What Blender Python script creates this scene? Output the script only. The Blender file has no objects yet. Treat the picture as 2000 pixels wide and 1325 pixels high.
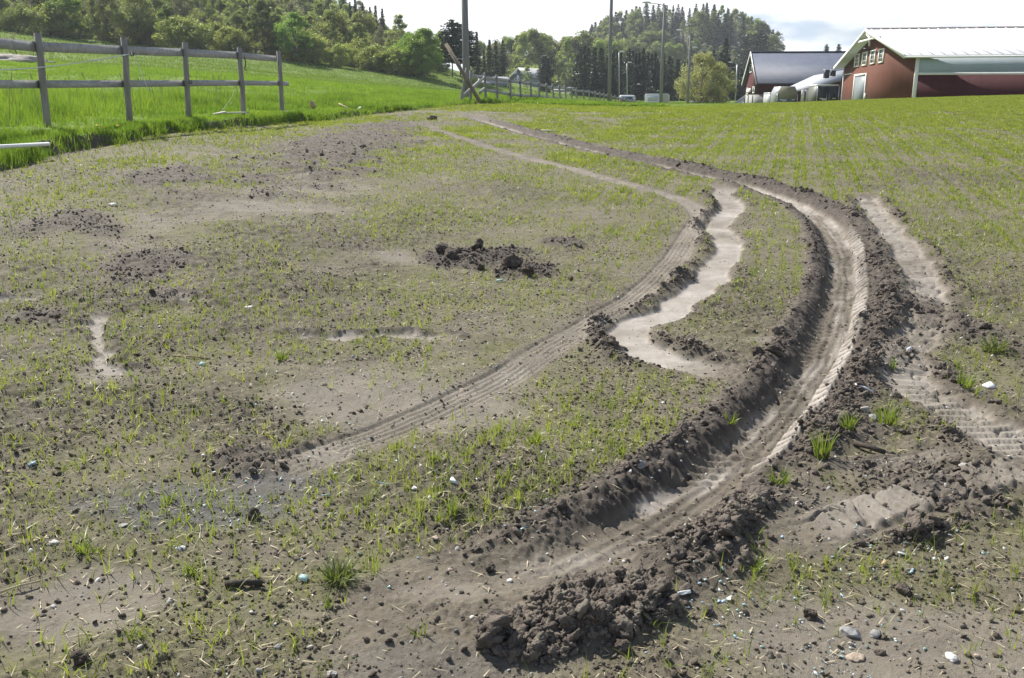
import bpy, math, random
import numpy as np
from mathutils import Vector

scene = bpy.context.scene
COL = scene.collection
R = math.radians
rng = np.random.default_rng(7)
random.seed(7)

# ---------------------------------------------------------------- camera, sky, sun
F_PX, CX, CY, HOR, CAM_H = 1800.0, 1000.0, 662.5, 188.0, 1.65
PITCH = math.atan((CY - HOR) / F_PX)
cam_d = bpy.data.cameras.new('camera'); cam = bpy.data.objects.new('camera', cam_d); COL.objects.link(cam)
cam_d.sensor_width = 36; cam_d.lens = F_PX / 2000 * 36; cam_d.clip_end = 20000; cam_d.clip_start = 0.05
cam.location = (0, 0, CAM_H); cam.rotation_euler = (math.pi / 2 - PITCH, 0, 0)
scene.camera = cam
SUN_EL, SUN_AZ = R(44), R(-38)            # azimuth from +Y, negative = to the left
sun_d = bpy.data.lights.new('sun', 'SUN'); sun = bpy.data.objects.new('sun', sun_d); COL.objects.link(sun)
sun_d.energy = 4.4; sun_d.angle = R(0.5); sun_d.color = (1, .955, .88)
sdir = Vector((math.sin(SUN_AZ) * math.cos(SUN_EL), math.cos(SUN_AZ) * math.cos(SUN_EL), math.sin(SUN_EL)))
sun.rotation_euler = sdir.to_track_quat('Z', 'Y').to_euler()
w = bpy.data.worlds.new('World'); scene.world = w; w.use_nodes = True
nt = w.node_tree; nt.nodes.clear()
def N(nt, t, **k):
    n = nt.nodes.new(t)
    for a, b in k.items():
        if a in n.inputs.keys() if hasattr(n.inputs, 'keys') else False: n.inputs[a].default_value = b
        else: setattr(n, a, b)
    return n
sky = N(nt, 'ShaderNodeTexSky', sky_type='NISHITA', sun_disc=False, sun_elevation=SUN_EL, sun_rotation=SUN_AZ)
sky.air_density = 1.0; sky.dust_density = 1.2; sky.ozone_density = 1.5
tc = N(nt, 'ShaderNodeTexCoord'); mp = N(nt, 'ShaderNodeMapping'); mp.inputs['Scale'].default_value = (1, 1, 3.2)
mp.inputs['Location'].default_value = (0.31, 0.2, 0.0)
n1 = N(nt, 'ShaderNodeTexNoise'); n1.inputs['Scale'].default_value = 5.5; n1.inputs['Detail'].default_value = 9; n1.inputs['Roughness'].default_value = .58; n1.inputs['Distortion'].default_value = .4
cr = N(nt, 'ShaderNodeValToRGB'); cr.color_ramp.elements[0].position = .34; cr.color_ramp.elements[1].position = .52
cr.color_ramp.elements[0].color = (0, 0, 0, 1); cr.color_ramp.elements[1].color = (1, 1, 1, 1)
sx = N(nt, 'ShaderNodeSeparateXYZ'); nt.links.new(tc.outputs['Generated'], sx.inputs[0])
cov = N(nt, 'ShaderNodeMapRange'); cov.inputs['From Min'].default_value = .0; cov.inputs['From Max'].default_value = .5; cov.inputs['To Min'].default_value = .06; cov.inputs['To Max'].default_value = -.22; nt.links.new(sx.outputs['Z'], cov.inputs['Value'])
adc = N(nt, 'ShaderNodeMath', operation='ADD'); nt.links.new(cov.outputs[0], adc.inputs[1])
n2 = N(nt, 'ShaderNodeTexNoise'); n2.inputs['Scale'].default_value = 9; n2.inputs['Detail'].default_value = 6
cc = N(nt, 'ShaderNodeValToRGB'); cc.color_ramp.elements[0].position = .34; cc.color_ramp.elements[1].position = .50
cc.color_ramp.elements[0].color = (3.9, 5.0, 6.4, 1); cc.color_ramp.elements[1].color = (10.5, 10.5, 10.5, 1)
mx = N(nt, 'ShaderNodeMixRGB'); bg = N(nt, 'ShaderNodeBackground'); out = N(nt, 'ShaderNodeOutputWorld')
L = nt.links.new
L(tc.outputs['Generated'], mp.inputs['Vector']); L(mp.outputs[0], n1.inputs['Vector']); L(mp.outputs[0], n2.inputs['Vector'])
L(n1.outputs['Fac'], adc.inputs[0]); L(adc.outputs[0], cr.inputs['Fac']); L(n2.outputs['Fac'], cc.inputs['Fac'])
L(cr.outputs['Color'], mx.inputs['Fac']); L(sky.outputs['Color'], mx.inputs['Color1']); L(cc.outputs['Color'], mx.inputs['Color2'])
L(mx.outputs['Color'], bg.inputs['Color']); bg.inputs['Strength'].default_value = .075; L(bg.outputs[0], out.inputs['Surface'])
vs = scene.view_settings; vs.view_transform = 'Standard'; vs.look = 'None'; vs.exposure = 0.85; vs.gamma = 1; vs.use_curve_mapping = False
scene.cycles.max_bounces = 6; scene.cycles.transparent_max_bounces = 4

# ---------------------------------------------------------------- pixel helpers (2000 x 1325 photo)
SP, CP = math.sin(PITCH), math.cos(PITCH)
def ray(px, py):
    x, yu = (px - CX) / F_PX, (CY - py) / F_PX
    return np.array([x, CP + yu * SP, -SP + yu * CP])
def at(px, py, Y):
    d = ray(px, py); return np.array([0, 0, CAM_H]) + d * (Y / d[1])
def proj(X, Y, Z):
    z = np.asarray(Z) - CAM_H
    depth = np.asarray(Y) * CP - z * SP; up = np.asarray(Y) * SP + z * CP
    return CX + F_PX * np.asarray(X) / depth, CY - F_PX * up / depth

# ---------------------------------------------------------------- noise
def _h(ix, iy, s):
    a = (ix.astype(np.int64) * 374761393 + iy.astype(np.int64) * 668265263 + s * 982451653) & 0xFFFFFFFF
    a = ((a ^ (a >> 13)) * 1274126177) & 0xFFFFFFFF
    a = ((a ^ (a >> 16)) * 2246822519) & 0xFFFFFFFF
    return (a ^ (a >> 15)) & 0xFFFFFFFF
def _u(ix, iy, s): return _h(ix, iy, s) / 4294967296.0
def vnoise(x, y, s=0):
    ix = np.floor(x); iy = np.floor(y); fx = x - ix; fy = y - iy
    fx = fx * fx * fx * (fx * (fx * 6 - 15) + 10); fy = fy * fy * fy * (fy * (fy * 6 - 15) + 10)
    a = _u(ix, iy, s); b = _u(ix + 1, iy, s); c = _u(ix, iy + 1, s); d = _u(ix + 1, iy + 1, s)
    return (a + (b - a) * fx) * (1 - fy) + (c + (d - c) * fx) * fy - .5
def fbm(x, y, s=0, o=4, g=.5):
    t = 0; a = 1
    for i in range(o):
        t = t + a * vnoise(x * 2 ** i + i * 17.3, y * 2 ** i - i * 9.1, s + i); a *= g
    return t
def cellbump(x, y, cell, s, p=.8, rmin=.25, rmax=.62):
    x = x / cell; y = y / cell
    x = x + .35 * vnoise(x * 2.3, y * 2.3, s + 50); y = y + .35 * vnoise(x * 2.3 + 9, y * 2.3, s + 51)
    ix = np.floor(x); iy = np.floor(y); h = np.zeros_like(x)
    for i in (-1, 0, 1):
        for j in (-1, 0, 1):
            cx, cy = ix + i, iy + j
            dx = x - cx - _u(cx, cy, s); dy = y - cy - _u(cx, cy, s + 1)
            q = _u(cx, cy, s + 2); r = (rmin + (rmax - rmin) * q ** 2) * (_u(cx, cy, s + 3) < p) + 1e-6
            h = np.maximum(h, r * np.sqrt(np.maximum(0, 1 - (dx * dx + dy * dy) / (r * r))))
    return h * cell
def sst(a, b, x):
    t = np.clip((x - a) / (b - a), 0, 1); return t * t * (3 - 2 * t)

# ---------------------------------------------------------------- base terrain
ctrl = [(-5, -6, 0), (5, -6, 0), (0, 0, 0), (-6, 0, .12), (6, 0, 0), (-4, 4, .1), (0, 5.5, .0), (4, 5.5, 0.02), (0, 11, .28), (-3, 9, .3),
        (7, 12, .3), (0, 20, .66), (10, 20, .72), (20, 20, .9), (14, 35, 1.15), (5, 38, 1.12), (25, 40, 1.5), (40, 30, 1.6), (-14, 5, .6), (60, 40, 2)]
for px, py, Y, dz in [(0, 325, 12, 0), (270, 270, 16.5, 0), (600, 240, 25, 0), (830, 215, 31, 0), (1100, 208.5, 48, 0), (1300, 211, 56, 0), (1500, 204.5, 58, 0), (1750, 194.5, 60, 0), (2000, 187.5, 60, 0), (2250, 176, 60, 0),
                      (92, 246, 15.5, -.22), (552, 219, 24.5, -.2), (700, 196, 37, -.1), (950, 197, 42, -.1), (1040, 200, 51, 0), (1148, 204, 62, 0), (1244, 208, 85, 0),
                      (300, 150, 50, 0), (0, 150, 45, 0), (600, 158, 80, 0), (200, 122, 130, 0), (500, 132, 140, 0), (700, 148, 150, 0), (850, 153, 155, 0), (890, 177, 140, 0), (0, 103, 120, 0), (-300, 90, 120, 0),
                      (1000, 190, 100, 0), (960, 190, 180, 0), (965, 192, 135, 0), (1030, 186, 250, 0), (1220, 212, 130, 0), (1290, 210, 115, 0), (1350, 208, 150, 0), (1480, 206, 130, 0), (1600, 203, 95, 0), (1780, 199, 72, 0), (2100, 190, 72, 0), (1650, 200, 105, 0), (1250, 202, 230, 0), (1440, 198, 200, 0)]:
    p = at(px, py, Y); ctrl.append((p[0], p[1], p[2] + dz))
ctrl += [(-200, 0, 4), (-200, 300, 6), (200, 0, 3), (200, 300, 2), (0, 400, 2), (0, -200, 0), (-100, 450, 6), (300, 600, 3), (-400, 700, 8), (900, 2500, 5), (-900, 2500, 5), (900, -1500, 0), (-900, -1500, 0)]
ctrl = np.array(ctrl)
def _phi(r2): return np.where(r2 > 1e-9, r2 * np.log(np.maximum(r2, 1e-9)), 0)
_n = len(ctrl); S_ = 10.0
_P = ctrl[:, :2] / S_
_K = _phi(((_P[:, None] - _P[None]) ** 2).sum(-1)) + np.eye(_n) * .02
_Q = np.hstack([np.ones((_n, 1)), _P]); _A = np.block([[_K, _Q], [_Q.T, np.zeros((3, 3))]])
_W = np.linalg.solve(_A, np.concatenate([ctrl[:, 2], np.zeros(3)]))
HILLS = [(-150, 285, 62, 70, 62), (98, 540, 26, 75, 30), (58, 545, 24, 70, 12), (128, 540, 16, 70, 9)]
def base_z(x, y):
    x = np.asarray(x, float); y = np.asarray(y, float)
    shp = x.shape; xf = x.ravel(); yf = y.ravel(); z = np.empty(xf.shape)
    for i in range(0, len(xf), 200000):
        a = np.stack([xf[i:i + 200000], yf[i:i + 200000]], 1) / S_
        v = _W[_n] + a @ _W[_n + 1:]
        for k in range(_n):
            v = v + _W[k] * _phi(((a - _P[k]) ** 2).sum(1))
        z[i:i + 200000] = v
    rr = np.hypot(xf, yf)
    k = sst(700, 1500, rr); z = z * (1 - k) + 4 * k
    for hx, hy, sx, sy, am in HILLS:
        z += am * np.exp(-.5 * (((xf - hx) / sx) ** 2 + ((yf - hy) / sy) ** 2))
    return z.reshape(shp)
def z1(x, y): return float(base_z(np.array([x]), np.array([y]))[0])
def gpix(pts):
    """photo pixels -> points on the base terrain"""
    pts = np.asarray(pts, float); outp = []
    for px, py in pts[:, :2]:
        d = ray(px, py); ys = np.geomspace(1.2, 140, 260)
        t = ys / d[1]; g = CAM_H + d[2] * t - base_z(d[0] * t, ys)
        k = np.where(g < 0)[0]; k = k[0] if len(k) else len(ys) - 1
        if k > 0:
            a = g[k - 1] / (g[k - 1] - g[k] + 1e-12); a = min(max(a, 0), 1); Y = ys[k - 1] + a * (ys[k] - ys[k - 1])
        else: Y = ys[0]
        t = Y / d[1]; outp.append((d[0] * t, Y))
    return np.array(outp)
def smooth_line(p, n=5):
    p = np.asarray(p, float); q = np.vstack([2 * p[0] - p[1], p, 2 * p[-1] - p[-2]]); o = []
    for i in range(1, len(q) - 2):
        for u in np.arange(n) / n:
            o.append(.5 * (2 * q[i] + (q[i + 1] - q[i - 1]) * u + (2 * q[i - 1] - 5 * q[i] + 4 * q[i + 1] - q[i + 2]) * u * u + (3 * q[i] - q[i - 1] - 3 * q[i + 1] + q[i + 2]) * u ** 3))
    o.append(p[-1]); return np.array(o)
def line_dist(x, y, line, margin):
    """signed offset (right positive), arc length, and end-fraction for points near a polyline"""
    best = np.full(x.shape, 1e9); t = np.full(x.shape, 1e9); s = np.zeros(x.shape); acc = 0
    seg = np.diff(line, axis=0); ln = np.hypot(seg[:, 0], seg[:, 1])
    for i in range(len(seg)):
        a, b = line[i], line[i + 1]
        if ln[i] < 1e-9: continue
        lo = np.minimum(a, b) - margin; hi = np.maximum(a, b) + margin
        k = np.where((x > lo[0]) & (x < hi[0]) & (y > lo[1]) & (y < hi[1]))[0]
        if len(k):
            dx = x[k] - a[0]; dy = y[k] - a[1]; ux, uy = seg[i] / ln[i]
            al = np.clip(dx * ux + dy * uy, 0, ln[i]); ex = dx - al * ux; ey = dy - al * uy
            d = np.hypot(ex, ey); m = d < best[k]; km = k[m]
            best[km] = d[m]; sg = np.sign(dx[m] * uy - dy[m] * ux); t[km] = d[m] * np.where(sg == 0, 1, sg); s[km] = acc + al[m]
        acc += ln[i]
    return t, s, acc

# edge between field and grass verge (field lies to its right)
_e = [at(*q)[:2] for q in [(-150, 343, 11.0), (0, 325, 12), (60, 312, 12.9), (110, 301, 13.7), (170, 295, 14.6), (270, 272, 16.5), (350, 262, 18.3), (430, 255, 20.3), (520, 248, 22.6), (600, 240, 25), (680, 229, 28), (760, 222, 30), (830, 216, 32), (900, 211, 37), (1000, 208, 43), (1100, 206.5, 48), (1250, 206.5, 54)]]
EDGE = smooth_line(np.vstack([[(-60, -50), (-30, -18), (-14, -1), (-9.6, 5.5), (-8.2, 8.2), (-7.5, 9.8)], _e, [(14, 64), (30, 66), (42, 66), (80, 62), (160, 60)]]), 4)

RUT_A = smooth_line(gpix([(880, 1178), (990, 1145), (1100, 1100), (1200, 1045), (1300, 975), (1400, 900), (1480, 830), (1550, 750), (1600, 685), (1632, 615), (1648, 540), (1645, 485), (1628, 442), (1588, 408), (1530, 382), (1445, 355), (1370, 338), (1290, 320), (1230, 308), (1130, 286), (1050, 266), (1000, 252), (955, 238), (915, 226)]), 5)
RUT_B = smooth_line(gpix([(1408, 364), (1414, 385), (1432, 408), (1398, 440), (1430, 470), (1412, 508), (1378, 545), (1352, 575), (1290, 607), (1232, 632), (1214, 653), (1252, 678), (1310, 696), (1370, 711), (1448, 724)]), 2)
TRK_C = smooth_line(gpix([(520, 928), (640, 882), (760, 832), (900, 772), (1010, 712), (1100, 655), (1180, 612), (1260, 562), (1318, 505), (1350, 452), (1366, 425), (1348, 400), (1300, 380), (1200, 355), (1100, 325), (1000, 300), (940, 285), (880, 265), (830, 245)]), 5)
TRK_D = smooth_line(gpix([(1685, 380), (1720, 428), (1750, 470), (1790, 520), (1815, 572), (1800, 640), (1755, 692), (1775, 745), (1850, 785), (1930, 835), (2030, 890), (2120, 930)]), 5)
TRK_E = smooth_line(gpix([(1560, 1045), (1660, 1010), (1750, 985), (1850, 958), (1960, 925), (2060, 895)]), 5)
TRK_F = smooth_line(gpix([(1610, 905), (1700, 905), (1790, 893), (1880, 868)]), 5)
SMEAR = [smooth_line(gpix(q), 4) for q in ([(180, 612), (192, 650), (200, 690), (210, 722), (265, 728)], [(570, 652), (640, 653), (720, 648), (790, 645), (880, 652)], [(330, 575), (365, 582), (400, 590)], [(560, 338), (610, 334), (660, 328)], [(-20, 590), (30, 582), (90, 575)])]
BLOBS = [  # px, py, radius px (x,y), height, kind
    (1165, 1185, 150, 52, .042, 'heap'), (1240, 1165, 75, 40, .035, 'heap'), (1030, 1235, 140, 55, .03, 'heap'), (935, 500, 100, 20, .02, 'mid'), (1035, 522, 70, 16, .02, 'mid'), (990, 490, 60, 14, .015, 'mid'),
    (300, 520, 105, 32, .03, 'churn'), (335, 580, 50, 14, .03, 'churn'), (690, 275, 150, 42, .05, 'churn'), (330, 345, 110, 26, .03, 'churn'), (150, 440, 130, 25, .02, 'churn'), (1745, 560, 75, 100, .03, 'churn'), (1720, 660, 90, 60, .05, 'churn'),
    (1780, 930, 200, 70, .04, 'churn'), (1620, 830, 120, 70, .05, 'churn'), (1350, 1075, 130, 60, .05, 'churn'), (1100, 470, 45, 12, .02, 'churn'), (480, 895, 80, 28, .03, 'churn'), (1900, 1000, 150, 45, .03, 'churn'), (100, 620, 90, 25, .02, 'churn'),
    (760, 250, 70, 18, .03, 'churn')]
ROW_DIR = np.array([.285, .958]); ROW_N = np.array([.958, -.285])

def field_shape(x, y, full=True):
    """height added to the base terrain and the soil masks at points x, y"""
    n = len(x); r = np.hypot(x, y)
    te, se, _ = line_dist(x, y, EDGE, 60.0)
    far_left = (np.abs(te) > 1e8)
    te = np.where(far_left, np.where(y > 62, -50, np.where(x < -20, -50, 50)), te)
    te_n = te + .10 * fbm(x * 4.2, y * 4.2, 8, 2) * (r < 40) + 0.24 * fbm(x * 1.3, y * 1.3, 3, 3) * (r < 60) + .2 * fbm(x * .35, y * .35, 5, 2) * (r < 60)
    infield = te_n > 0
    z = np.zeros(n); pale = np.zeros(n); dark = np.zeros(n); smooth = np.zeros(n); lump = np.zeros(n); wet = np.zeros(n); tread = np.zeros(n); cw = np.zeros(n)
    bank_h = (.115 * (1 - sst(24, 36, y)) + .05) * np.clip(.85 + .8 * fbm(x * .9, y * .9, 7, 3), .35, 1.2)
    z += bank_h * (1 - sst(.0, .13, te_n)) * (r < 90)
    dark += .75 * np.exp(-((te_n - .08) / .13) ** 2) * (y < 36)
    # broad patchiness
    pb = fbm(x * .55, y * .55, 11, 4); pc = fbm(x * 1.7, y * 1.7, 21, 4)
    z += (.05 * fbm(x * .3, y * .3, 31, 3) + .018 * pc) * sst(0, .5, te_n)
    lump_base = np.clip(.55 + 1.2 * pb + .8 * pc, .25, 1.15)
    wob = .035 * fbm(x * 3, y * 3, 41, 3)
    # ---- deep rut
    t, s, ln = line_dist(x, y, RUT_A, 1.3); near = np.abs(t) < 1.3
    endf = sst(0, 1.1, s) * (1 - sst(ln - 3, ln, s)); tw = t + wob * .8; u = np.abs(tw)
    depth = (.068 + .036 * sst(.4, 2.5, s)) * endf
    crossed = .35 + .65 * sst(2.2, 2.9, np.abs(s - 2.2) + 1.2)
    z -= np.where(near, depth * (1 - sst(.08, .25, u)), 0)
    rough = .7 + 1.1 * fbm(s * 1.7, t * 3, 43, 3)
    z += np.where(near, endf * rough * np.where(tw > 0, .05, .02) * np.exp(-((u - .30 - .06 * (tw > 0)) / np.where(tw > 0, .10, .05)) ** 2), 0)
    fl = np.where(near, (1 - sst(.11, .17, u)) * endf, 0)
    pale = np.maximum(pale, fl * np.clip(.10 + .62 * sst(7, 11, s) + 1.25 * fbm(s * 2.2, t * 9, 44, 3), .05, .9)); smooth = np.maximum(smooth, fl); dark = np.maximum(dark, fl * .42 * (1 - sst(6, 10, s)))
    flk = cellbump(s * 1.0, t * 2.2, .11, 470, .8, .3, .7); z += fl * (.10 * flk * (vnoise(s * .9, t * 0, 471) > -.15) + .012 * (np.sin((s + .9 * np.abs(tw)) * 62) > .35) * sst(-.05, .2, vnoise(s * 2.1, t * 3, 472)) )
    z += fl * (.0045 * np.sin(tw * 105 + 1.2 * vnoise(s * 2, t * 0, 45)) * sst(-.13, -.02, -np.abs(tw - .0)) + .010 * np.maximum(0, vnoise(s * 16, t * 5, 46)) )
    crack = np.abs(vnoise(s * 13 + 2.5 * t, t * 4, 47)); z -= fl * .022 * (1 - sst(.0, .05, crack)) * (vnoise(s * 1.3, t * 2, 48) > -.3); dark = np.maximum(dark, fl * .55 * (1 - sst(.0, .05, crack)))
    # lug chunks pressed along the right wall of the rut
    lug = np.where(near, sst(.095, .115, tw) * (1 - sst(.20, .225, tw)) * endf * sst(1.7, 2.1, s) * (1 - sst(7.5, 9.5, s)), 0)
    ph = (s * 1 + .35 * tw + .008 * vnoise(s * 9, t * 0, 49)) / .115; fr = np.abs(ph - np.round(ph))
    z += lug * (.065 * sst(.15, .24, fr) - .02); dark = np.maximum(dark * (1 - lug), lug * (1 - sst(.14, .22, fr))); pale = np.maximum(pale * (1 - lug), lug * .9 * sst(.16, .26, fr)); smooth = np.maximum(smooth, lug)
    wall = np.where(near, sst(.12, .18, u) * (1 - sst(.27, .34, u)) * endf, 0) * (1 - .8 * lug)
    dark = np.maximum(dark, wall * .95); lump = np.maximum(lump, wall * .85)
    z += wall * .045 * np.abs(vnoise(s * 17, tw * 6, 50)) - wall * .012 * (1 - sst(0, .08, np.abs(vnoise(s * 15, tw * 3, 52))))
    bm = np.where(near, np.exp(-((u - np.where(tw > 0, .33, .29)) / np.where(tw > 0, .115, .06)) ** 2) * endf * np.clip(rough, .2, 1.3), 0) * (1 - fl)
    dark = np.maximum(dark, np.clip(bm * 1.6, 0, 1)); lump = np.maximum(lump, bm * np.where(tw > 0, 1.7, 1.25))
    cw = np.maximum(cw, bm * np.where(tw > 0, 1.0, .5)); 
    bare = np.where(near, 1 - sst(.32, np.where(tw > 0, .62, .40), u), 0)
    # ---- wide pale ruts and faint tracks
    for line, hw, dep, pl, brm, sd, gro in ((RUT_B, .145, .024, 1.0, .04, 60, 0), (TRK_C, .12, .012, .34, .0, 70, 1), (TRK_D, .15, .03, .62, .03, 80, 2), (TRK_E, .12, -.02, .45, .02, 90, 3), (TRK_F, .07, .01, .5, .0, 95, 1)):
        t, s, ln = line_dist(x, y, line, 1.0); near = np.abs(t) < 1.0
        tw = t + (.10 * fbm(s * 2.4, t * 1.5, sd, 3) + .05 * vnoise(s * 8, t * 4, sd + 9) if gro in (0, 2) else .02 * vnoise(s * 2, t, sd)); u = np.abs(tw)
        e = sst(0, .3, s) * (1 - sst(ln - (.5 if gro != 1 else min(16, ln * .65)), ln, s)); a = np.where(near, e * (1 - sst(hw * .8, hw * 1.15, u)), 0)
        pale = np.maximum(pale * (1 - .4 * a), a * pl * np.clip(.85 + .8 * fbm(s * 3, t * 3, sd + 1, 3), .2, 1)); smooth = np.maximum(smooth, a * (.96 if gro == 0 else .8))
        dark *= 1 - .8 * a
        z -= a * dep
        if gro == 1:
            z -= a * .009 * (np.abs(np.sin(tw * 72)) > .86) * (vnoise(s * 3, t * 3, sd + 5) > -.3); z += a * .005 * (np.sin(s * 150 + 6 * np.abs(tw) / .1) > .2) * sst(-.1, .15, vnoise(s * 2.3, t * 6, sd + 8))
            tread = np.maximum(tread, a)
        if gro in (2, 3):
            ck = np.abs(vnoise(s * 9 + 3 * t, t * 6, sd + 6)); z -= a * .028 * (1 - sst(0, .09, ck)); dark = np.maximum(dark, a * .9 * (1 - sst(0, .08, ck)))
            z += a * .012 * (np.sin(s * 70 + 8 * t) > .1)
        if brm:
            b = np.where(near, np.exp(-((u - hw - .1) / .07) ** 2) * e, 0) * np.clip(.5 + 1.6 * fbm(s * 2, t * 2, sd + 3, 3), 0, 1.4) * (np.where(tw > 0, 1.5, .3 + 1.0 * sst(ln - 1.4, ln - .7, s)) if gro == 0 else 1)
            z += b * brm; dark = np.maximum(dark, b * .95 * (1 - a)); lump = np.maximum(lump, b * 1.3); cw = np.maximum(cw, b * .7)
        bare = np.maximum(bare, np.where(near, 1 - sst(hw, hw * 1.7, u), 0) * (.93 if gro == 1 else 1))
    for i, line in enumerate(SMEAR):
        t, s, ln = line_dist(x, y, line, .8); a = np.where(np.abs(t) < .8, 1 - sst(.03, .075, np.abs(t + .11 * fbm(x * 7, y * 7, 100 + i, 4))), 0) * sst(0, .1, s + .02) * (1 - sst(ln - .15, ln, s))
        pale = np.maximum(pale, a * .6); smooth = np.maximum(smooth, a * .8); z -= a * .02
        b = np.where(np.abs(t) < .8, np.exp(-((t + .1) / .04) ** 2), 0) * (vnoise(s * 4, t, 120 + i) > -.1); dark = np.maximum(dark, b * .8); z += .018 * b; bare = np.maximum(bare, a)
    for i, (px, py, rx, ry, hh, kd) in enumerate(BLOBS):
        c = gpix([(px, py), (px + rx, py), (px, py - ry)]); ax = abs(c[1, 0] - c[0, 0]); ay = abs(c[2, 1] - c[0, 1])
        k = np.where((np.abs(x - c[0, 0]) < ax * 1.8) & (np.abs(y - c[0, 1]) < ay * 1.8))[0]
        if not len(k): continue
        q = np.hypot((x[k] - c[0, 0]) / ax, (y[k] - c[0, 1]) / ay) + .7 * fbm(x[k] * 2.6, y[k] * 2.6, 130 + i, 4)
        a = 1 - sst(.45, 1.1, q); sm = 1 - .85 * np.maximum(fl[k], 0)
        cw[k] = np.maximum(cw[k], a * (1.0 if kd == 'heap' else .62 if kd == 'mid' else .3) * sm); z[k] += a * hh * (.6 + .8 * vnoise(x[k] * 6, y[k] * 6, 160 + i)) * sm; dark[k] = np.maximum(dark[k], a * (.62 if kd == 'churn' else .95) * sm); lump[k] = np.maximum(lump[k], a * (1.6 if kd == 'heap' else .95) * sm)
        pale[k] *= 1 - .6 * a * sm; smooth[k] *= 1 - .9 * a * sm; bare[k] = np.maximum(bare[k], a * (1 if kd == 'heap' else .75))
    # a grey, once wet patch and a smooth trampled corner
    for px, py, rx, ry, wv in ((330, 985, 240, 45, .9), (560, 940, 130, 30, .6), (860, 1290, 220, 50, .35), (1700, 1260, 320, 100, -1), (130, 1180, 190, 80, -1), (700, 780, 230, 60, -1), (760, 500, 90, 22, -1), (1600, 985, 110, 28, -1), (1680, 1015, 70, 20, -1), (200, 740, 150, 40, -1), (520, 400, 200, 40, -1), (1500, 660, 80, 12, -1), (880, 1150, 110, 26, -1)):
        c = gpix([(px, py), (px + rx, py), (px, max(py - ry, 200))]); ax = abs(c[1, 0] - c[0, 0]); ay = abs(c[2, 1] - c[0, 1])
        q = np.hypot((x - c[0, 0]) / ax, (y - c[0, 1]) / ay) + .9 * pb + .6 * pc
        a = 1 - sst(.4, 1.2, q)
        if wv > 0: wet = np.maximum(wet, a * wv)
        else:
            pale = np.maximum(pale, a * .2 * (1 - dark)); lump_base = lump_base * (1 - .72 * a); bare = np.maximum(bare, a * .72)
    lump = np.maximum(lump, lump_base) * (1 - .93 * np.clip(smooth, 0, 1)) * sst(-.05, .1, te_n)
    dark = np.maximum(dark, np.clip(.5 * (lump_base - .75) + .5 * pb, 0, .5) * (1 - smooth))
    if full:
        k = np.where((lump > .03) & (r < 32))[0]; xx, yy, la = x[k], y[k], lump[k]
        fade = 1 - sst(14, 30, r[k])
        big = cellbump(xx, yy, .16, 210, .55, .2, .5) * np.clip(la - .75, 0, 1) * .75
        mid = cellbump(xx, yy, .075, 220, .75) * np.clip(la - .3, 0, 1.2) * .45
        sml = cellbump(xx, yy, .034, 230, .7) * np.clip(la + .1, 0, 1.2) * .62
        tin = cellbump(xx, yy, .017, 240, .7) * np.clip(la + .3, 0, 1.3) * .55 * (r[k] < 9)
        z[k] += (np.maximum(big, mid) + .75 * sml) * (.35 + .65 * fade) + .8 * tin
        z += np.where(r < 40, .011 * fbm(x * 11, y * 11, 250, 3) * (.25 + lump), 0)
    return z, te_n, np.clip(pale, 0, 1), np.clip(dark, 0, 1), np.clip(bare, 0, 1), np.clip(wet, 0, 1), np.clip(cw, 0, 1.3)

def ground_z(x, y, full=True):
    x = np.atleast_1d(np.asarray(x, float)); y = np.atleast_1d(np.asarray(y, float))
    return base_z(x, y) + field_shape(x, y, full)[0]

# ---------------------------------------------------------------- object helpers
def tag(o, label=None, cat=None, group=None, kind=None):
    if label: o['label'] = label
    if cat: o['category'] = cat
    if group: o['group'] = group
    if kind: o['kind'] = kind
    return o
def empty(name, loc, rz=0.0, label=None, cat=None, group=None):
    o = bpy.data.objects.new(name, None); COL.objects.link(o); o.location = loc; o.rotation_euler = (0, 0, rz); o.empty_display_size = .2
    return tag(o, label, cat, group)
def np_mesh(name, V, faces, mats, parent=None, smooth=False, mat_idx=None, loc=None):
    """V (n,3); faces: list of int arrays (m,3)/(m,4)"""
    me = bpy.data.meshes.new(name); V = np.asarray(V, np.float32); faces = [np.asarray(f, np.int32) for f in faces if len(f)]
    nl = sum(f.size for f in faces); nf = sum(len(f) for f in faces)
    me.vertices.add(len(V)); me.vertices.foreach_set('co', V.ravel())
    me.loops.add(nl); me.loops.foreach_set('vertex_index', np.concatenate([f.ravel() for f in faces]))
    tot = np.concatenate([np.full(len(f), f.shape[1], np.int32) for f in faces]); me.polygons.add(nf)
    me.polygons.foreach_set('loop_start', np.concatenate([[0], np.cumsum(tot)[:-1]]).astype(np.int32))
    if smooth: me.polygons.foreach_set('use_smooth', np.ones(nf, bool))
    for m in (mats if isinstance(mats, (list, tuple)) else [mats]): me.materials.append(m)
    if mat_idx is not None: me.polygons.foreach_set('material_index', np.asarray(mat_idx, np.int32))
    me.update(calc_edges=True)
    o = bpy.data.objects.new(name, me); COL.objects.link(o)
    if parent: o.parent = parent
    if loc is not None: o.location = loc
    return o
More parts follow.
